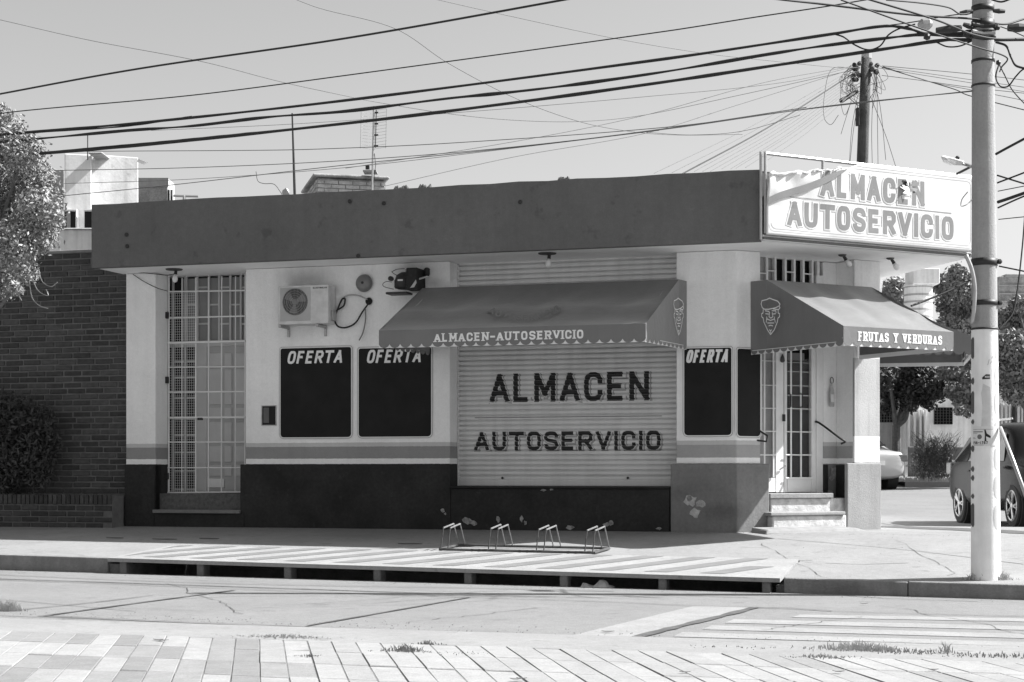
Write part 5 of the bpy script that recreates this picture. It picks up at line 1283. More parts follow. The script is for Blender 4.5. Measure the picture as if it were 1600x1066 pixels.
# ---- wires.  main street cables hang in the plane of the kerb
DW = FF.ad(pole_base)[1]
def wire(P, r, label, group='overhead cables', plane=True, m=M_wire, Y=None, wob=0, n=6, name='overhead_cable'):
    pts = []
    for i, (x, y) in enumerate(P):
        if Y is not None: yy = Y[0]+(Y[1]-Y[0])*i/(len(P)-1); pts.append(at(x, y, yy))
        else: pts.append(fw(FF, x, y, DW))
    pts = spline(pts, 10)
    rf = r if not wob else (lambda t: r*(1+wob*sin(t*60)+wob*.5*sin(t*131)))
    return tag(MB().tube(pts, rf, n, cap=False).build(name, m, None, smooth=True), label, 'cable', group)
wire([(-160, 178), (0, 147), (220, 107), (540, 60), (880, 0), (1200, -60)], .0115, 'topmost dark cable leaving through the top edge of the photo', Y=(22, 15))
wire([(-60, 188), (20, 175), (300, 149), (540, 118), (1040, 49), (1180, 27), (1299, 9), (1420, -12)], .007, 'thin dark cable just below the topmost one')
wire([(-80, 216), (52, 206), (230, 191), (540, 157), (1040, 92), (1302, 53), (1382, 41), (1420, 45), (1450, 54), (1519, 56)], .0155, 'upper of the three thick cable bundles', wob=.12)
wire([(-80, 218), (58, 207), (200, 197), (300, 182)], .009, 'second strand twisted along the upper thick bundle at the left', wob=.1)
wire([(1378, 41), (1410, 37), (1436, 33), (1480, 25), (1519, 20)], .006, 'short thin cable rising from the upper bundle to the pole')
wire([(-80, 228), (58, 217), (200, 204), (300, 197), (420, 183), (540, 174), (700, 154), (800, 144), (900, 132), (1040, 112), (1200, 85), (1300, 70), (1400, 58), (1440, 54), (1500, 52), (1519, 48)], .0165, 'middle of the three thick cable bundles', wob=.25)
wire([(-80, 252), (62, 240), (200, 229), (540, 193), (800, 161), (1040, 128), (1200, 104), (1400, 74), (1480, 62.5), (1519, 63), (1700, 60)], .0185, 'lowest and thickest of the three cable bundles', wob=.12)
wire([(62, 239), (160, 230), (260, 221), (400, 207)], .010, 'loose strand beside the lowest thick bundle at the left', wob=.1)
wire([(1302, 53), (1318, 58), (1335, 70), (1357, 78), (1375, 72), (1388, 55), (1405, 45), (1430, 38)], .0085, 'cable loop dipping below the bundles left of the pole')
wire([(1180, -6), (1225, 0), (1280, 6), (1431, 24), (1524, 30), (1568, 38), (1600, 30), (1660, 15)], .011, 'dark cable running across the top right towards the pole', Y=(16.4, 18))
wire([(1314, 0), (1456, 51), (1524, 73), (1573, 90), (1565, 105), (1562, 112)], .008, 'cable slanting down steeply to the pole top', Y=(15.5, 17.3))
wire([(1340, -6), (1456, 29), (1490, 42), (1520, 54), (1560, 61), (1640, 60)], .010, 'second slanting cable reaching the pole above the bundles', Y=(15.8, 17.3))
wire([(1385, 0), (1440, 5), (1482, 12), (1500, 22), (1519, 20)], .008, 'short cable entering from the top edge left of the pole', Y=(16, 17.3))
wire([(1463, 66), (1480, 73), (1500, 72), (1519, 64)], .008, 'small hanging cable loop touching the pole left side')
tw = [([(0, 31), (140, 63), (314, 96), (439, 128), (540, 150), (584, 159), (702, 178), (804, 188), (905, 190), (1000, 181), (1150, 150), (1340, 108)], 'thin wire sagging across the sky from upper left to the wooden pole', (24, 32), .0055),
      ([(440, -10), (500, 13), (618, 45), (699, 98), (804, 153), (905, 190), (989, 206), (1060, 211), (1160, 210)], 'thin wire dropping diagonally from the top edge at centre left', (20, 26), .005),
      ([(660, -6), (760, 17), (955, 59), (1097, 83), (1184, 93), (1302, 105), (1344, 106)], 'thin wire from the top edge centre to the wooden pole', (22, 32), .005),
      ([(-20, 240), (105, 237), (400, 235), (500, 233), (700, 224), (1040, 199), (1250, 172), (1400, 155), (1519, 142)], 'long thin wire, upper of those ending on the pole at mid height', (22, 17.4), .005),
      ([(60, 267), (300, 262), (540, 251), (770, 233), (1040, 202), (1300, 165), (1519, 143)], 'long thin wire, lower of those ending on the pole at mid height', (22, 17.4), .005),
      ([(90, 307), (270, 289), (540, 258), (800, 231), (1040, 201), (1260, 168)], 'thin wire rising from the roof at left in front of the brick hut', (25, 21), .006),
      ([(100, 287), (300, 280), (540, 262), (800, 232), (1030, 204)], 'faint wire close above the shop roof at left', (25, 22), .004),
      ([(236, 204), (456, 194), (702, 177), (1000, 152), (1223, 129), (1344, 102)], 'faint wire under the middle bundle leading to the wooden pole', (26, 32), .005),
      ([(601, 291), (800, 246), (1006, 209), (1150, 165), (1310, 115)], 'faint wire rising from the shop roof right of the brick hut', (27, 32), .005),
      ([(540, 263), (800, 222), (1000, 182), (1190, 130), (1330, 104)], 'faint wire from the brick hut to the wooden pole', (27, 32), .005),
      ([(1010, 207), (1080, 211), (1160, 205), (1250, 180)], 'faint sagging wire right of centre above the roof', (25, 25), .004)]
for P, lb_, Yr, r in tw: wire(P, r, lb_, 'thin overhead wires', Y=Yr, m=M_wireg, n=5, name='thin_wire')
for i, (x, y) in enumerate(((1022, 271), (1050, 270), (1066, 272), (1085, 268), (1098, 268), (1110, 268), (1128, 264), (1142, 264), (1150, 263), (1165, 262), (1200, 250))):
    x1, y1 = 1330+i*.6, 110+i*3.2
    wire([(x, y), ((x+x1)/2, (y+y1)/2+6), (x1, y1)], .0045 if i not in (2,) else .012, 'thin drop wire %s from the left in the fan between wooden pole and shop roof' % ('first', 'second', '', 'third', 'fourth', 'fifth', 'sixth', 'seventh', 'eighth', 'ninth', 'tenth')[i] if i != 2 else 'thicker dark cable within the fan of drop wires at the wooden pole', 'fan of drop wires at the wooden pole', Y=(25.0+i*.1, 32), m=M_wireg if i != 2 else M_wire, n=5, name='drop_wire')
for i, (P, r) in enumerate((([(1378, 103), (1519, 116), (1640, 130)], .006), ([(1380, 105), (1519, 125), (1640, 142)], .005), ([(1370, 106), (1519, 130), (1640, 150)], .005), ([(1378, 105), (1440, 124), (1492, 140), (1519, 151), (1640, 182)], .009), ([(1378, 118), (1440, 126), (1519, 137), (1640, 150)], .006), ([(1380, 104), (1450, 127), (1519, 141), (1640, 165)], .006))):
    wire(P, r, ('first', 'second', 'third', 'thickest', 'lowest starting', 'middle slanting')[i]+' wire running from the wooden pole to the right past the concrete pole', 'wires from the wooden pole to the right', Y=(32, 27.5), m=M_wireg if r < .008 else M_wire, n=5, name='thin_wire')
rt = [([(1556, 241), (1578, 229), (1640, 196)], .014, 'thick cable rising right of the pole at mid height'), ([(1558, 274), (1600, 287), (1650, 302)], .009, 'cable descending right of the pole'), ([(1558, 286), (1600, 270), (1650, 250)], .009, 'cable ascending right of the pole crossing another'),
      ([(1559, 299), (1600, 291), (1650, 282)], .005, 'faint level wire right of the pole'), ([(1559, 316), (1580, 309), (1650, 284)], .017, 'thickest lower cable rising right of the pole'), ([(1559, 325), (1590, 311), (1650, 286)], .009, 'thin cable under the thickest one right of the pole'),
      ([(1560, 343), (1600, 339), (1650, 335)], .005, 'lowest faint wire right of the pole'), ([(1602, 330), (1597, 390), (1590, 450), (1582, 490), (1562, 514)], .008, 'dark cable hanging down at the right edge to the pole strap'),
      ([(1516, 438), (1480, 456), (1440, 472), (1424, 478)], .012, 'short dark cable slanting down left of the pole over the awning'),
      ([(1561, 416), (1600, 424), (1650, 434)], .008, 'cable leaving the upper steel band to the right'),
      ([(1561, 100), (1556, 120), (1563, 135), (1575, 135), (1587, 120), (1600, 108), (1640, 100)], .008, 'cable loop right of the pole top'), ([(1556, 66), (1572, 72), (1580, 90), (1590, 104), (1640, 112)], .012, 'heavy black cable bending down right of the pole'),
      ([(1558, 40), (1580, 48), (1640, 75)], .006, 'thin cable right of the pole under the insulators'), ([(1562, 102), (1570, 118), (1585, 145), (1640, 200)], .007, 'cable dropping from the bolt right of the pole'), ([(1550, 0), (1565, 3), (1580, -2)], .010, 'short cable loop at the very top edge beside the pole')]
for P, r, lb_ in rt: wire(P, r, lb_, 'cables to the right of the concrete pole', Y=(17.3, 17.0))
# insulators and clamps on the pole
def pchunk(x0, y0, x1, y1, r, name, m=M_black): return MB().tube([at(x0, y0, 17.25), at((x0+x1)/2, (y0+y1)/2, 17.25), at(x1, y1, 17.25)], lambda t: r*(.7+.3*sin(t*pi*1.0)+.12*sin(t*50)), 8).build(name, m, fp)
for c in ((1463, 48, 1502, 44, .045, 'dead_end_clamp'), (1575, 44, 1606, 43, .05, 'dead_end_clamp'), (1500, 21, 1520, 18, .03, 'clamp'), (1552, 17, 1570, 18, .028, 'clamp'), (1505, 38, 1522, 44, .03, 'insulator'), (1553, 41, 1562, 44, .035, 'insulator'), (1505, 55, 1520, 58, .025, 'insulator'), (1444, 57, 1453, 58, .04, 'spool_insulator'), (1557, 98, 1563, 98, .03, 'bolt'), (1519, 50, 1556, 48, .02, 'bracket')): pchunk(*c)
MB().lathe(at(1446, 38, 17.3), (1, .1, .1), [(.02, -.08), (.06, -.04), (.065, .03), (.03, .07)], 10).build('splice_box', M_gi, fp)
for y in (38, 49, 57):
    MB().tube([at(1519, y, 17.2), at(1537, y+3, 17.25), at(1556, y+2, 17.2)], .02, 6).build('bracket', M_black if y != 49 else M_gi, fp)
# ================================================================ RIGHT BACKGROUND
YB = 50.0
fh = thing('far_house', 'pale house with dark square windows across the side street behind the bushes', 'house', at(1460, 755, YB))
def fbx(px0, py0, px1, py1, Y, dY, name, m, par, bev=.02, zb=None): return bx(px0, py0, px1, py1, Y, dY, name, m, par, bev, zb)
obx(1413, 540, 1640, 780, YB, 9, 6, 'wall', M_house, fh, .6); fbx(1330, 560, 1412.5, 780, YB+.5, 5, 'wall', M_houseg, fh, zb=.6)
fbx(1320, 552, 1413, 560, YB+.3, 5.5, 'roof_slab', M_houseg, fh)
for q in ((1459.5, 637, 1488, 663), (1368, 634, 1394.5, 660)):
    YB = 49.9 if q[0] < 1400 else 50.15
    fbx(q[0], q[1], q[2], q[3], YB-.06, .05, 'window_pane', M_glass, fh, .0)
    b = MB(); P0 = at(q[0], q[3], YB-.1); P1_ = at(q[2], q[1], YB-.1)
    for k in range(7): x = P0.x+(P1_.x-P0.x)*k/6; b.box(x-.008, x+.008, YB-.12, YB-.1, P0.z, P1_.z)
    for k in range(7): z = P0.z+(P1_.z-P0.z)*k/6; b.box(P0.x, P1_.x, YB-.095, YB-.08, z-.008, z+.008)
    b.build('window_grille', M_wood, fh)
for x in (1419, 1428, 1437, 1444): fbx(x, 640, x+3, 700, 49.9, .2, 'wall_rib', M_white, fh, .005)
fbx(1420, 698, 1530, 760, YB-.8, .15, 'garden_wall', mat('garden_wall_render', .16, .9, .3, 2), fh, zb=.6)
wt = thing('water_tank_tower', 'round white tower with narrow rings rising above the trees left of the pole', 'tower', at(1445, 520, 56))
YT = 56.0; c = at(1443.5, 520, YT); rT = 20/FPX*YT
MB().fbox(Frame((at(1424, 500, YT).x, YT-.3), 0), 0, 41/FPX*YT, -1.2, 0, at(0, 445, YT).z, at(0, 421, YT).z).build('top_block', M_house, wt, bevel=.02)
MB().lathe((c.x-.12, YT+.3, 1), (0, 0, 1), [(rT*1.1, 0), (rT*1.1, at(0, 447, YT).z-1), (rT*1.16, at(0, 447, YT).z-1), (rT*1.16, at(0, 445, YT).z-1)], 28).build('shaft', M_house, wt, smooth=False)
for y in (449, 462, 473, 485, 496): MB().lathe((c.x-.12, YT+.3, at(0, y, YT).z), (0, 0, 1), [(rT*1.13, 0), (rT*1.13, .06)], 28).build('ring', M_houseg, wt)
def tree(label, spec, Y, n, size, m, base, name='tree', dy=1.5, r0=.16, seed=5, shell=.3):
    t = thing(name, label, 'tree', Vector((base[0], Y, T(Y)-.02))); bl = blobset(spec, Y, dy)
    leaves('crown', bl, n, size, m, t, shell=shell, seed=seed, ratio=2.0); branchy((base[0], Y, T(Y)-.05), bl[::2], r0, t, seed=seed); return t
X_ = lambda px, Y: (px-CX)/FPX*Y
tree('dark bushy tree between shop pillar and pole below the awning', [(1385, 570, 26), (1410, 600, 28), (1440, 605, 27), (1465, 610, 18), (1395, 610, 24), (1425, 575, 22), (1455, 590, 20), (1390, 635, 14), (1420, 632, 15), (1370, 590, 28), (1450, 628, 14)], 46.5, 14000, .06, M_leafd, (X_(1395, 46.5),), dy=2, seed=11)
tree('airy light tree rising behind the corner roof left of the concrete pole', [(1385, 455, 20), (1400, 450, 18), (1410, 475, 16), (1475, 445, 20), (1500, 440, 22), (1485, 475, 24), (1505, 480, 22), (1480, 510, 20), (1505, 520, 20), (1380, 480, 18), (1410, 500, 14), (1495, 425, 14), (1520, 460, 20)], 60, 13000, .075, M_leafm, (X_(1500, 60),), dy=3, seed=12, shell=.2)
tree('broad leafy branch tree beside the pole in front of the far house', [(1482, 580, 16), (1500, 590, 18), (1510, 560, 18), (1490, 610, 14), (1505, 625, 18), (1480, 565, 12), (1500, 640, 10), (1520, 600, 18), (1512, 640, 12)], 45, 5500, .075, M_leafm, (X_(1530, 45),), dy=1.5, seed=13)
tree('dense tree filling the view right of the concrete pole', [(1575, 500, 22), (1600, 490, 26), (1580, 540, 26), (1610, 540, 30), (1575, 580, 24), (1605, 590, 28), (1585, 615, 20), (1612, 620, 18), (1590, 475, 14), (1635, 560, 30), (1560, 550, 20), (1565, 595, 18)], 44, 15000, .062, M_leafm, (X_(1610, 44),), dy=2, seed=14)
tree('low rounded light hedge tree behind the awning tip', [(1400, 520, 16), (1430, 530, 16), (1460, 520, 16), (1380, 530, 16), (1475, 535, 16)], 58, 4000, .07, M_leafm, (X_(1440, 58),), dy=2, seed=15)
rh = thing('right_house', 'weathered grey block building behind the tree at the right edge', 'house', at(1590, 500, 58))
bx(1561, 432, 1680, 500, 58, 5, 'wall', M_terracotta, rh, zb=1); bx(1572, 428, 1680, 433, 57.9, 5, 'roof_edge', M_houseg, rh)
for y in (445, 458, 470): bx(1561, y, 1680, y+2, 57.9, .1, 'course_band', M_houseg, rh, .0)
gt = thing('far_gate', 'tall slatted metal gate seen between the tree and the parked dark car', 'gate', at(1590, 700, 47))
bx(1555, 632, 1640, 740, 47.2, .2, 'backing', M_houseg, gt, zb=.7)
for i in range(12):
    x = 1557+i*6.5; bx(x, 630, x+(4 if i % 3 else 2.5), 740, 47, .1, 'slat', M_house if i % 4 else M_black, gt, .005, zb=.8)
# twiggy bush
tb = thing('twiggy_bush', 'tangled half bare bush with thin pale twigs between the two parked cars', 'bush', at(1455, 755, 45.3))
bl = blobset([(1450, 715, 22), (1435, 730, 16), (1470, 725, 22), (1465, 745, 16), (1445, 745, 14), (1440, 695, 12), (1480, 700, 14), (1430, 712, 8), (1490, 735, 18), (1460, 690, 12)], 45.6, 1)
leaves('foliage', bl, 3000, .035, M_leafm, tb, shell=.1, seed=21, ratio=2.5)
b = MB(); rg = random.Random(5)
for i in range(260):
    p = at(rg.uniform(1435, 1485), rg.uniform(715, 752), 45.3); q_ = at(rg.uniform(1420, 1505), rg.uniform(672, 715), 45.2); b.tube([p, p.lerp(q_, .5)+Vector((rg.uniform(-.1, .1), 0, .08)), q_], .008, 3, r2=.003, cap=False)
tag(b.build('twigs', M_bark, tb), None, None, kind='stuff')
b = MB(); rg = random.Random(8)
for i in range(900):
    p = at(rg.uniform(1405, 1500), rg.uniform(752, 762), 45.0); p.z = T(45)+.12; p.y = 44.8+rg.uniform(0, 3); b.add([p, p+Vector((.03, 0, 0)), p+Vector((rg.uniform(-.05, .08), 0, rg.uniform(.05, .16)))], [(0, 1, 2)])
tag(b.build('verge_grass', M_straw), 'dry grass verge under the far bush', 'grass', kind='stuff')

# ---------------- cars
M_carglass = mat('car_glass', .01, .08, .1, 2, spec=.3)
def car(name, label, loc, rz, body_m, prof, hw, L, wheel_r, wb, glassx, tail, belt, suv=False, rear=(-1.9, .6, 1.14, -1.64, .52, 1.5)):
    t = thing(name, label, 'car', loc, 'parked cars', rz); Mt = wm(t)
    st = prof  # list (x, zlow, zbelt, ztop, whalf_low, whalf_top)
    b = MB(); n = None
    for (x, zl, zb_, zt_, wl, wt_) in st:
        ring_ = [(wl*.80, zl), (wl*.97, zl+.10), (wl, (zl+zb_)/2), (wl*.985, zb_-.06), (wl*.95, zb_)]
        if zt_ > zb_+.08: ring_ += [(wl*.95+(wt_-wl*.95)*.55, zb_+(zt_-zb_)*.55), (wt_, zt_-.07), (wt_*.8, zt_-.01)]
        else: ring_ += [(wl*.9, zt_-.005), (wl*.75, zt_+.005), (wl*.5, zt_+.01)]
        full = [(y, z) for y, z in ring_]+[(0, ring_[-1][1]+.015)]+[(-y, z) for y, z in reversed(ring_)]
        n = len(full); b.v += [Mt@Vector((x, y*1.05, z)) for y, z in full]
    m = len(st)
    b.f = [(i*n+k, i*n+k+1, (i+1)*n+k+1, (i+1)*n+k) for i in range(m-1) for k in range(n-1)]
    b.f += [(i*n+n-1, i*n, (i+1)*n, (i+1)*n+n-1) for i in range(m-1)]+[tuple(reversed(range(n))), tuple(range((m-1)*n, m*n))]
    o = b.build('body', body_m, t, smooth=True, subsurf=2)
    def P(x, y, z): return Mt@Vector((x, y, z))
    def wy(x, z):   # half width of the greenhouse at height z
        for (x0, _, zb0, zt0, wl0, wt0), (x1, _, zb1, zt1, wl1, wt1) in zip(st, st[1:]):
            if x0 <= x <= x1:
                f = (x-x0)/(x1-x0); zb_ = zb0+(zb1-zb0)*f; zt_ = zt0+(zt1-zt0)*f; wl = wl0+(wl1-wl0)*f; wt_ = wt0+(wt1-wt0)*f
                return wl*.95+(wt_-wl*.95)*min(1, max(0, (z-zb_)/max(.05, zt_-zb_-.05)))
        return hw
    for sgn in (1, -1):
        for poly in glassx:
            pts = [P(x, sgn*(wy(x, z)*1.05+.004), z) for x, z in poly]; nn = Mt.to_3x3()@Vector((0, sgn*.012, 0)); MB().extrude(pts, nn).build('side_window', M_carglass, t)
        for xc in wb:
            c_ = P(xc, sgn*(hw-.165), wheel_r); ax = Mt.to_3x3()@Vector((0, sgn, 0))
            MB().lathe(P(xc, sgn*(hw-.3), wheel_r+.02), ax, [(wheel_r+.055, 0), (wheel_r+.055, .292)], 28).build('wheel_arch', M_dark, t)
            wh_ = MB().lathe(c_, ax, [(wheel_r*.9, 0), (wheel_r, .03), (wheel_r, .17), (wheel_r*.93, .19), (wheel_r*.68, .19), (wheel_r*.66, .15)], 32).build('wheel', M_tyre, t)
            b = MB(); R3 = Mt.to_3x3()
            for k in range(5):
                for s2 in (-.13, .13):
                    an = 2*pi*k/5; d1 = R3@Vector((cos(an+s2), 0, sin(an+s2))); d0_ = R3@Vector((cos(an), 0, sin(an))); c2 = c_+ax*.185
                    b.tube([c2+d0_*wheel_r*.12, c2+d1*wheel_r*.62], wheel_r*.055, 5)
            b.lathe(c_+ax*.17, ax, [(wheel_r*.16, 0), (wheel_r*.16, .025), (wheel_r*.08, .03)], 12)
            tt_ = [c_+ax*.185+(R3@Vector((cos(2*pi*k/24), 0, sin(2*pi*k/24))))*wheel_r*.66 for k in range(25)]; b.tube(tt_, wheel_r*.04, 5, cap=False)
            b.build('rim', M_rim, wh_)
    for sgn in (1, -1):
        for (x0, x1, y0, y1, z0, z1, nm, mm) in tail:
            q8 = [P(x*1.012, sgn*y*1.062, z) for z in (z0, z1) for x, y in ((x0, y0), (x1, y0), (x1, y1), (x0, y1))]
            if sgn < 0: q8 = [q8[i] for i in (3, 2, 1, 0, 7, 6, 5, 4)]
            MB().box8(q8).build(nm, mm, t, bevel=.02, bseg=2)
    x0, w0_, z0, x1, w1_, z1 = rear
    pts = [P(x0, -w0_, z0), P(x0, w0_, z0), P(x1, w1_, z1), P(x1, -w1_, z1)]; MB().extrude(pts, Mt.to_3x3()@Vector((-.03, 0, .02))).build('rear_window', M_carglass, t)
    MB().extrude([P(-L/2-.0, -.26, .62), P(-L/2, .26, .62), P(-L/2, .26, .74), P(-L/2, -.26, .74)], Mt.to_3x3()@Vector((-.03, 0, 0))).build('number_plate', M_paper, t)
    return t
suvp = [(-2.12, .42, .88, .92, .74, .6), (-2.02, .30, .98, 1.06, .86, .66), (-1.85, .26, 1.02, 1.38, .89, .64), (-1.55, .24, 1.03, 1.60, .90, .62), (-1.0, .22, 1.02, 1.68, .90, .63), (-.2, .22, 1.0, 1.71, .90, .64), (.4, .22, .98, 1.66, .90, .62), (.75, .22, .98, 1.45, .90, .62), (1.15, .22, .99, 1.10, .90, .7), (1.6, .25, .95, 1.0, .89, .72), (1.95, .30, .85, .90, .84, .66), (2.15, .42, .70, .74, .7, .55)]
g1 = [[(-1.72, 1.06), (-.98, 1.06), (-1.0, 1.52), (-1.45, 1.46)], [(-.93, 1.06), (-.05, 1.05), (-.05, 1.57), (-.95, 1.54)], [(.0, 1.05), (.78, 1.05), (.42, 1.50), (.0, 1.57)]]
suv = car('parked_car', 'dark glossy compact SUV parked behind the concrete pole', (8.62, 26.72, .45), R(-88), M_carb, suvp, .91, 4.3, .35, (-1.33, 1.33), g1,
    [(-2.10, -1.85, .62, .86, .84, 1.04, 'tail_lamp', M_lamp), (1.80, 2.05, .52, .82, .70, .84, 'headlight', mat('headlamp_plastic', .7, .15, .1, 9, spec=.8)), (.62, .80, .92, 1.06, .98, 1.12, 'side_mirror', M_carb), (-1.25, .55, .60, .64, 1.70, 1.745, 'roof_rail', M_gi), (-.75, -.6, .905, .93, .88, .91, 'door_handle', M_carb), (.12, .27, .905, .93, .88, .91, 'door_handle', M_carb)], 1.0, True)
sedp = [(-2.2, .40, .80, .86, .70, .6), (-2.12, .30, .90, .98, .82, .66), (-1.85, .24, .94, 1.03, .86, .70), (-1.35, .22, .94, 1.10, .87, .66), (-.95, .22, .93, 1.34, .87, .58), (-.4, .22, .92, 1.44, .87, .57), (.3, .22, .91, 1.42, .87, .57), (.75, .22, .91, 1.2, .87, .6), (1.1, .22, .91, .99, .87, .68), (1.8, .26, .80, .86, .84, .64), (2.15, .40, .62, .68, .72, .5)]
g2 = [[(-1.25, .98), (-.55, .97), (-.58, 1.34), (-.85, 1.30)], [(-.5, .97), (.15, .96), (.15, 1.36), (-.5, 1.36)], [(.2, .96), (.9, .96), (.5, 1.28), (.2, 1.35)]]
car('parked_car', 'silver sedan parked across the side street, its rear showing past the shop pillar', (8.98, 44.4, T(43.2)), R(100), M_cars, sedp, .88, 4.4, .31, (-1.32, 1.32), g2,
    [(-2.14, -1.84, .55, .865, .72, .90, 'tail_lamp', M_lamp), (-1.9, -1.84, .86, .885, .3, .36, 'reflector', M_lamp), (-.42, -.28, .87, .90, .82, .85, 'door_handle', M_cars)], .92, rear=(-1.40, .62, 1.13, -.9, .5, 1.37))

# ================================================================ STREET OBJECTS
# bicycle rack
br = thing('bike_rack', 'low dark steel bicycle rack with four pairs of pale hoops on the sidewalk', 'bike rack', walk_px(820, 862))
fA, fB = walk_px(687, 861.5), walk_px(928, 867); rA, rB = walk_px(717, 854.5), walk_px(952, 860)
M_rackd = mat('rack_dark_steel', .07, .6, .3, 12); M_rackp = mat('rack_pale_paint', .17, .5, .25, 20)
u = Vector((0, 0, .025))
for p, q_ in ((fA, fB), (rA, rB), (fA, rA), (fB, rB)): MB().tube([p+u, q_+u], .017, 6).build('base_rail', M_rackd, br)
for k, (xf, xt) in enumerate(((690, 694.5), (701, 705.5), (765.5, 769.5), (777, 780.5), (840.5, 844), (852, 855), (915, 919), (927, 930.5))):
    f = (xf-688)/241; base = fA.lerp(fB, max(0, min(1, f)))+u; back = rA.lerp(rB, max(0, min(1, (xf+26-717)/235)))+u; r = ray(xt, 825+k*.5)
    topf = base+Vector((.03, .03, .27)); topb = base.lerp(back, .62)+Vector((0.02, 0, .285))
    MB().tube([base, topf], .008, 6).build('hoop_leg', M_rackd, br); MB().tube([back, topb], .008, 6).build('hoop_leg', M_rackp, br); MB().tube([topf-Vector((0, 0, .004)), topb+Vector((0, 0, .004))], .011, 6).build('hoop_top', M_rackp, br)
def rock(px, py, rx, rz_, label, name, cat, m, up=0):
    p = walk_px(px, py); bm = bmesh.new(); bmesh.ops.create_icosphere(bm, subdivisions=2, radius=1); b = MB(); rg = random.Random(px)
    for v in bm.verts: k = 1+rg.uniform(-.14, .14); b.v.append(p+Vector((v.co.x*rx*k, v.co.y*rx*.7*k, max(-.3, v.co.z*k)*rz_+rz_*.5)))
    b.f = [tuple(x.index for x in f.verts) for f in bm.faces]; bm.free(); return tag(b.build(name, m, None, smooth=False, bevel=.0), label, cat)
rock(398, 819, .11, .075, 'pale lump of broken concrete lying at the foot of the dark plinth', 'concrete_lump', 'stone', M_bareplaster)
p = walk_px(356, 812); tag(MB().lathe(FF.w(FF.ad(p)[0], .04, .72), FF.n, [(.035, 0), (.04, .03), (.02, .05)], 10).build('wall_tap', M_gi, None), 'small pale pipe stub sticking out of the dark base under the barred door', 'pipe')
# litter in the drain mouth
p = road_px(920, 921); b = MB(); rg = random.Random(3); nu, nv = 14, 8
for j in range(nv+1):
    for i in range(nu+1):
        uu, vv = i/nu-.5, j/nv; b.v.append(FF.w(FF.ad(p)[0]+uu*.36+rg.uniform(-.012, .012), 4.61-vv*.2, .02+.11*sin(pi*vv)*(1-abs(uu))*(.7+.4*sin(uu*9))+rg.uniform(-.01, .012)))
b.f = [(j*(nu+1)+i, j*(nu+1)+i+1, (j+1)*(nu+1)+i+1, (j+1)*(nu+1)+i) for j in range(nv) for i in range(nu)]
tag(b.build('plastic_bag', M_paper, None), 'crumpled pale plastic bag caught in the drain opening under the slab', 'bag')
# weeds, dry grass and leaves
def tuft(P, n, h, spread, label, m=M_straw, sy=.3, name='grass_tuft'):
    b = MB(); rg = random.Random(int(P[0]*100))
    for i in range(n):
        a = rg.gauss(0, spread); d = rg.gauss(0, spread*sy); p = P+FF.e*a+FF.n*d; L = h*rg.uniform(.3, 1)*max(.3, 1-abs(a)/(spread*3)); q_ = p+Vector((rg.uniform(-.7, .7)*L, rg.uniform(-.4, .4)*L, L)); w_ = .0035
        mid = p.lerp(q_, .5)+Vector((0, 0, L*.15)); b.add([p-FF.e*w_, p+FF.e*w_, mid+FF.e*w_*.8, mid-FF.e*w_*.8, q_], [(0, 1, 2, 3), (3, 2, 4)])
    return tag(b.build(name, m), label, 'weed', 'weeds along the near gutter', 'stuff')
M_weed = mat('weed_green', .25, .8, .3, 20)
def near(px, py, up=.09):
    r = ray(px, py); k = (CZ-up)/(-r.z); return Vector((r.x*k, k, up))
for px, py, n, h, sp, lb_, m in ((440, 997, 260, .03, .22, 'flat patch of dry litter and grass by the paving edge, left of centre', M_straw), (632, 1020, 120, .075, .09, 'small dark grass tuft at the paving edge near the centre', M_weed), (670, 1009, 60, .05, .07, 'tiny grass tuft just behind the central one', M_weed), (485, 1028, 90, .03, .08, 'thin dry wisps in a paving joint left of centre', M_weed),
    (1345, 1016, 300, .075, .17, 'largest bushy weed tuft at the paving edge on the right', M_straw), (1290, 1030, 150, .04, .16, 'low weed line leading to the largest tuft', M_weed), (1410, 1019, 170, .03, .22, 'low weeds right of the largest tuft', M_weed), (1480, 1020, 30, .10, .03, 'few upright blades near the right edge', M_straw), (1560, 1026, 150, .03, .25, 'low weed strip at the bottom right edge', M_weed),
    (20, 955, 90, .13, .05, 'pale stiff tuft standing in the road at the left edge', M_straw), (5, 955, 70, .13, .04, 'second pale tuft at the extreme left edge', M_straw), (1150, 1012, 30, .02, .15, 'sparse wisps along the gutter right of centre', M_weed), (740, 1023, 80, .02, .22, 'dark thin weed line in the gutter joint right of the central tuft', M_weed)):
    tuft(near(px, py), n, h, sp, lb_, m)
for px, lb_, n in ((1528, 'pale grass around the left of the pole foot', 110), (1563, 'pale grass around the right of the pole foot', 130)):
    P = walk_px(px, 906); tuft(P, n, .12, .07, lb_, M_straw, .4)
for px, py in ((258, 843), (330, 842), (180, 841), (640, 850)):
    b = MB(); P = walk_px(px, py)
    b.prism([tuple((P+FF.e*x*1.6+FF.n*y*.6).xy) for x, y in rpoly(0, 0, .09, 9, .4)][::-1], P.z+.003, P.z+.010)
    tag(b.build('dirt_patch', M_bark), {258: 'long dark dirt patch on the shaded sidewalk under the barred door', 330: 'dark dirt patch right of the long one on the shaded sidewalk', 180: 'small dark spot on the shaded sidewalk at left', 640: 'faint dark patch on the shaded sidewalk near the shadow edge'}[px], 'dirt')
rg = random.Random(44)
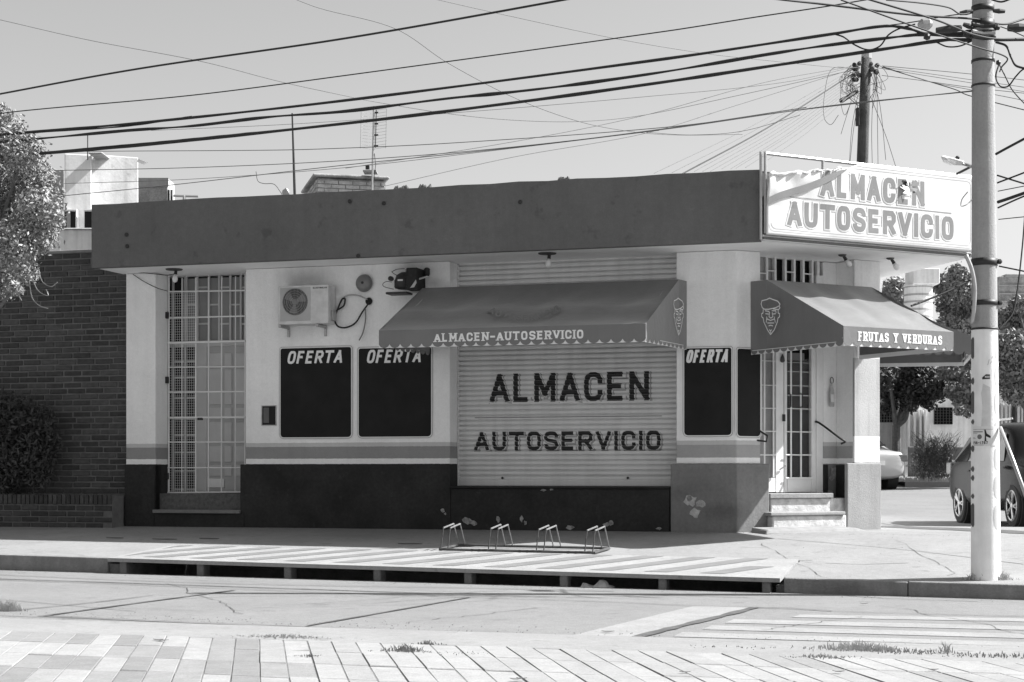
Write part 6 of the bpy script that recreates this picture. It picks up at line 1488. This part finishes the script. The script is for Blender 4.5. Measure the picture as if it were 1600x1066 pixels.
for i, (px, py) in enumerate(((247, 1001), (255, 1002), (950, 990), (1350, 946), (806, 1063), (815, 1062), (1070, 1052), (1458, 1048), (1310, 1051))):
    P = near(px, py, .105) if py > 1000 else road_px(px, py)+Vector((0, 0, .01)); b = MB(); s_ = rg.uniform(.02, .035)
    pts = [P+FF.e*x*s_*1.6+FF.n*y*s_+Vector((0, 0, .004+.006*abs(x))) for x, y in ((-1, 0), (-.4, .6), (.4, .5), (1, 0), (.4, -.6), (-.4, -.5))]; b.extrude(pts, (0, 0, .003))
    tag(b.build('fallen_leaf', M_bark), ('small dark leaf on the gutter strip left of the dry litter patch', 'second leaf touching the left one on the gutter strip', 'dark leaf on the road left of the white stop line', 'dark leaf near the far kerb below the long kerb stone', 'leaf at the bottom edge centre of the paving', 'second leaf beside the one at the bottom edge centre', 'tiny leaf on the paving right of centre', 'leaf on the paving below the right weed strip', 'leaf on the paving just under the largest weed tuft')[i], 'leaf', 'scattered dry leaves')

# ---------------- soot smudges on the wall above the machines (they are marks on the plaster itself)
def smudge(m, P, r, k):
    t = m.node_tree; b = t.nodes['Principled BSDF']; src = b.inputs['Base Color'].links[0].from_socket; g = t.nodes.new('ShaderNodeNewGeometry')
    sub = t.nodes.new('ShaderNodeVectorMath'); sub.operation = 'SUBTRACT'; sub.inputs[1].default_value = P; t.links.new(g.outputs['Position'], sub.inputs[0])
    sc = t.nodes.new('ShaderNodeVectorMath'); sc.operation = 'MULTIPLY'; sc.inputs[1].default_value = (1, 1, 2.6); t.links.new(sub.outputs[0], sc.inputs[0])
    ln = t.nodes.new('ShaderNodeVectorMath'); ln.operation = 'LENGTH'; t.links.new(sc.outputs[0], ln.inputs[0])
    no = t.nodes.new('ShaderNodeTexNoise'); no.inputs['Scale'].default_value = 4; no.inputs['Detail'].default_value = 5; t.links.new(g.outputs['Position'], no.inputs['Vector'])
    ad = t.nodes.new('ShaderNodeMath'); ad.operation = 'MULTIPLY_ADD'; ad.inputs[1].default_value = r*.7; t.links.new(no.outputs['Fac'], ad.inputs[0]); t.links.new(ln.outputs['Value'], ad.inputs[2])
    mr = t.nodes.new('ShaderNodeMapRange'); mr.interpolation_type = 'SMOOTHSTEP'; mr.inputs[1].default_value = r*.3; mr.inputs[2].default_value = r*1.35; mr.inputs[3].default_value = 1-k; mr.inputs[4].default_value = 1; t.links.new(ad.outputs[0], mr.inputs[0])
    mx = t.nodes.new('ShaderNodeMix'); mx.data_type = 'RGBA'; mx.blend_type = 'MULTIPLY'; mx.inputs[0].default_value = 1; t.links.new(src, mx.inputs[6]); t.links.new(mr.outputs[0], mx.inputs[7]); t.links.new(mx.outputs[2], b.inputs['Base Color'])
for px, py, r, k in ((478, 436, .62, .42), (515, 452, .4, .3), (640, 420, .42, .35), (678, 440, .25, .25), (470, 520, .5, .12)): smudge(M_wall, fw(FF, px, py, 0), r, k)
for px, py, r, k in ((1130, 800, .5, .3), (1060, 770, .4, .25)): smudge(M_plinthg, fw(FF, px, py, pd), r, k)
# ---------------- hairline cracks and grit
def crack(P0, P1, name, surf, n=22, j=.05, wd=.007):
    rg = random.Random(int(abs(P0[0])*97)+n); b = MB(); d = (P1-P0); nn = Vector((-d.y, d.x, 0)).normalized(); off = 0; pts = []
    for i in range(n+1): off += rg.uniform(-j, j); p = P0.lerp(P1, i/n)+nn*off*(1 if 0 < i < n else 0); pts.append(surf(p))
    for p, q in zip(pts, pts[1:]):
        w_ = nn*wd*rg.uniform(.3, 1); b.add([p-w_, q-w_, q+w_, p+w_], [(0, 1, 2, 3)])
    struct(b.build(name, M_tar))
rs = lambda p: Vector((p.x, p.y, zroad(p.x)+.006)); ws = lambda p: Vector((p.x, p.y, S(*FF.ad(p))+.005))
for a_, b_ in (((150, 950), (420, 955)), ((640, 975), (860, 950)), ((700, 930), (1040, 938)), ((260, 912), (380, 960)), ((1190, 985), (1320, 962)), ((1380, 948), (1590, 1000))): crack(road_px(*a_), road_px(*b_), 'road_crack', rs)
for a_, b_ in (((1190, 850), (1300, 905)), ((1400, 845), (1480, 900)), ((980, 860), (1110, 845)), ((40, 858), (140, 872)), ((1370, 868), (1600, 862))): crack(walk_px(*a_), walk_px(*b_), 'sidewalk_crack', ws, 18, .03, .005)
b = MB(); rg = random.Random(77)
for i in range(1300):
    k = rg.random()
    if k < .45: p = rs(FF.w(rg.uniform(-13, 5), 4.68+abs(rg.gauss(0, .22)), 0))
    elif k < .8: q = FF.w(rg.uniform(-7, 4), 10.05-abs(rg.gauss(0, .3)), 0); p = rs(q)
    else: p = ws(FF.w(rg.uniform(-9, 3), rg.uniform(.1, 3) if rg.random() < .4 else .08+abs(rg.gauss(0, .1)), 0))
    s_ = rg.uniform(.002, .007); b.add([p+Vector((-s_, -s_*.6, 0)), p+Vector((s_, -s_*.5, 0)), p+Vector((0, s_, 0)), p+Vector((0, 0, s_*1.1))], [(0, 1, 3), (1, 2, 3), (2, 0, 3)])
tag(b.build('grit', mat('grit_stone', .13, .95, .5, 30)), 'loose grit and crumbs along the gutters and the wall foot', 'gravel', kind='stuff')
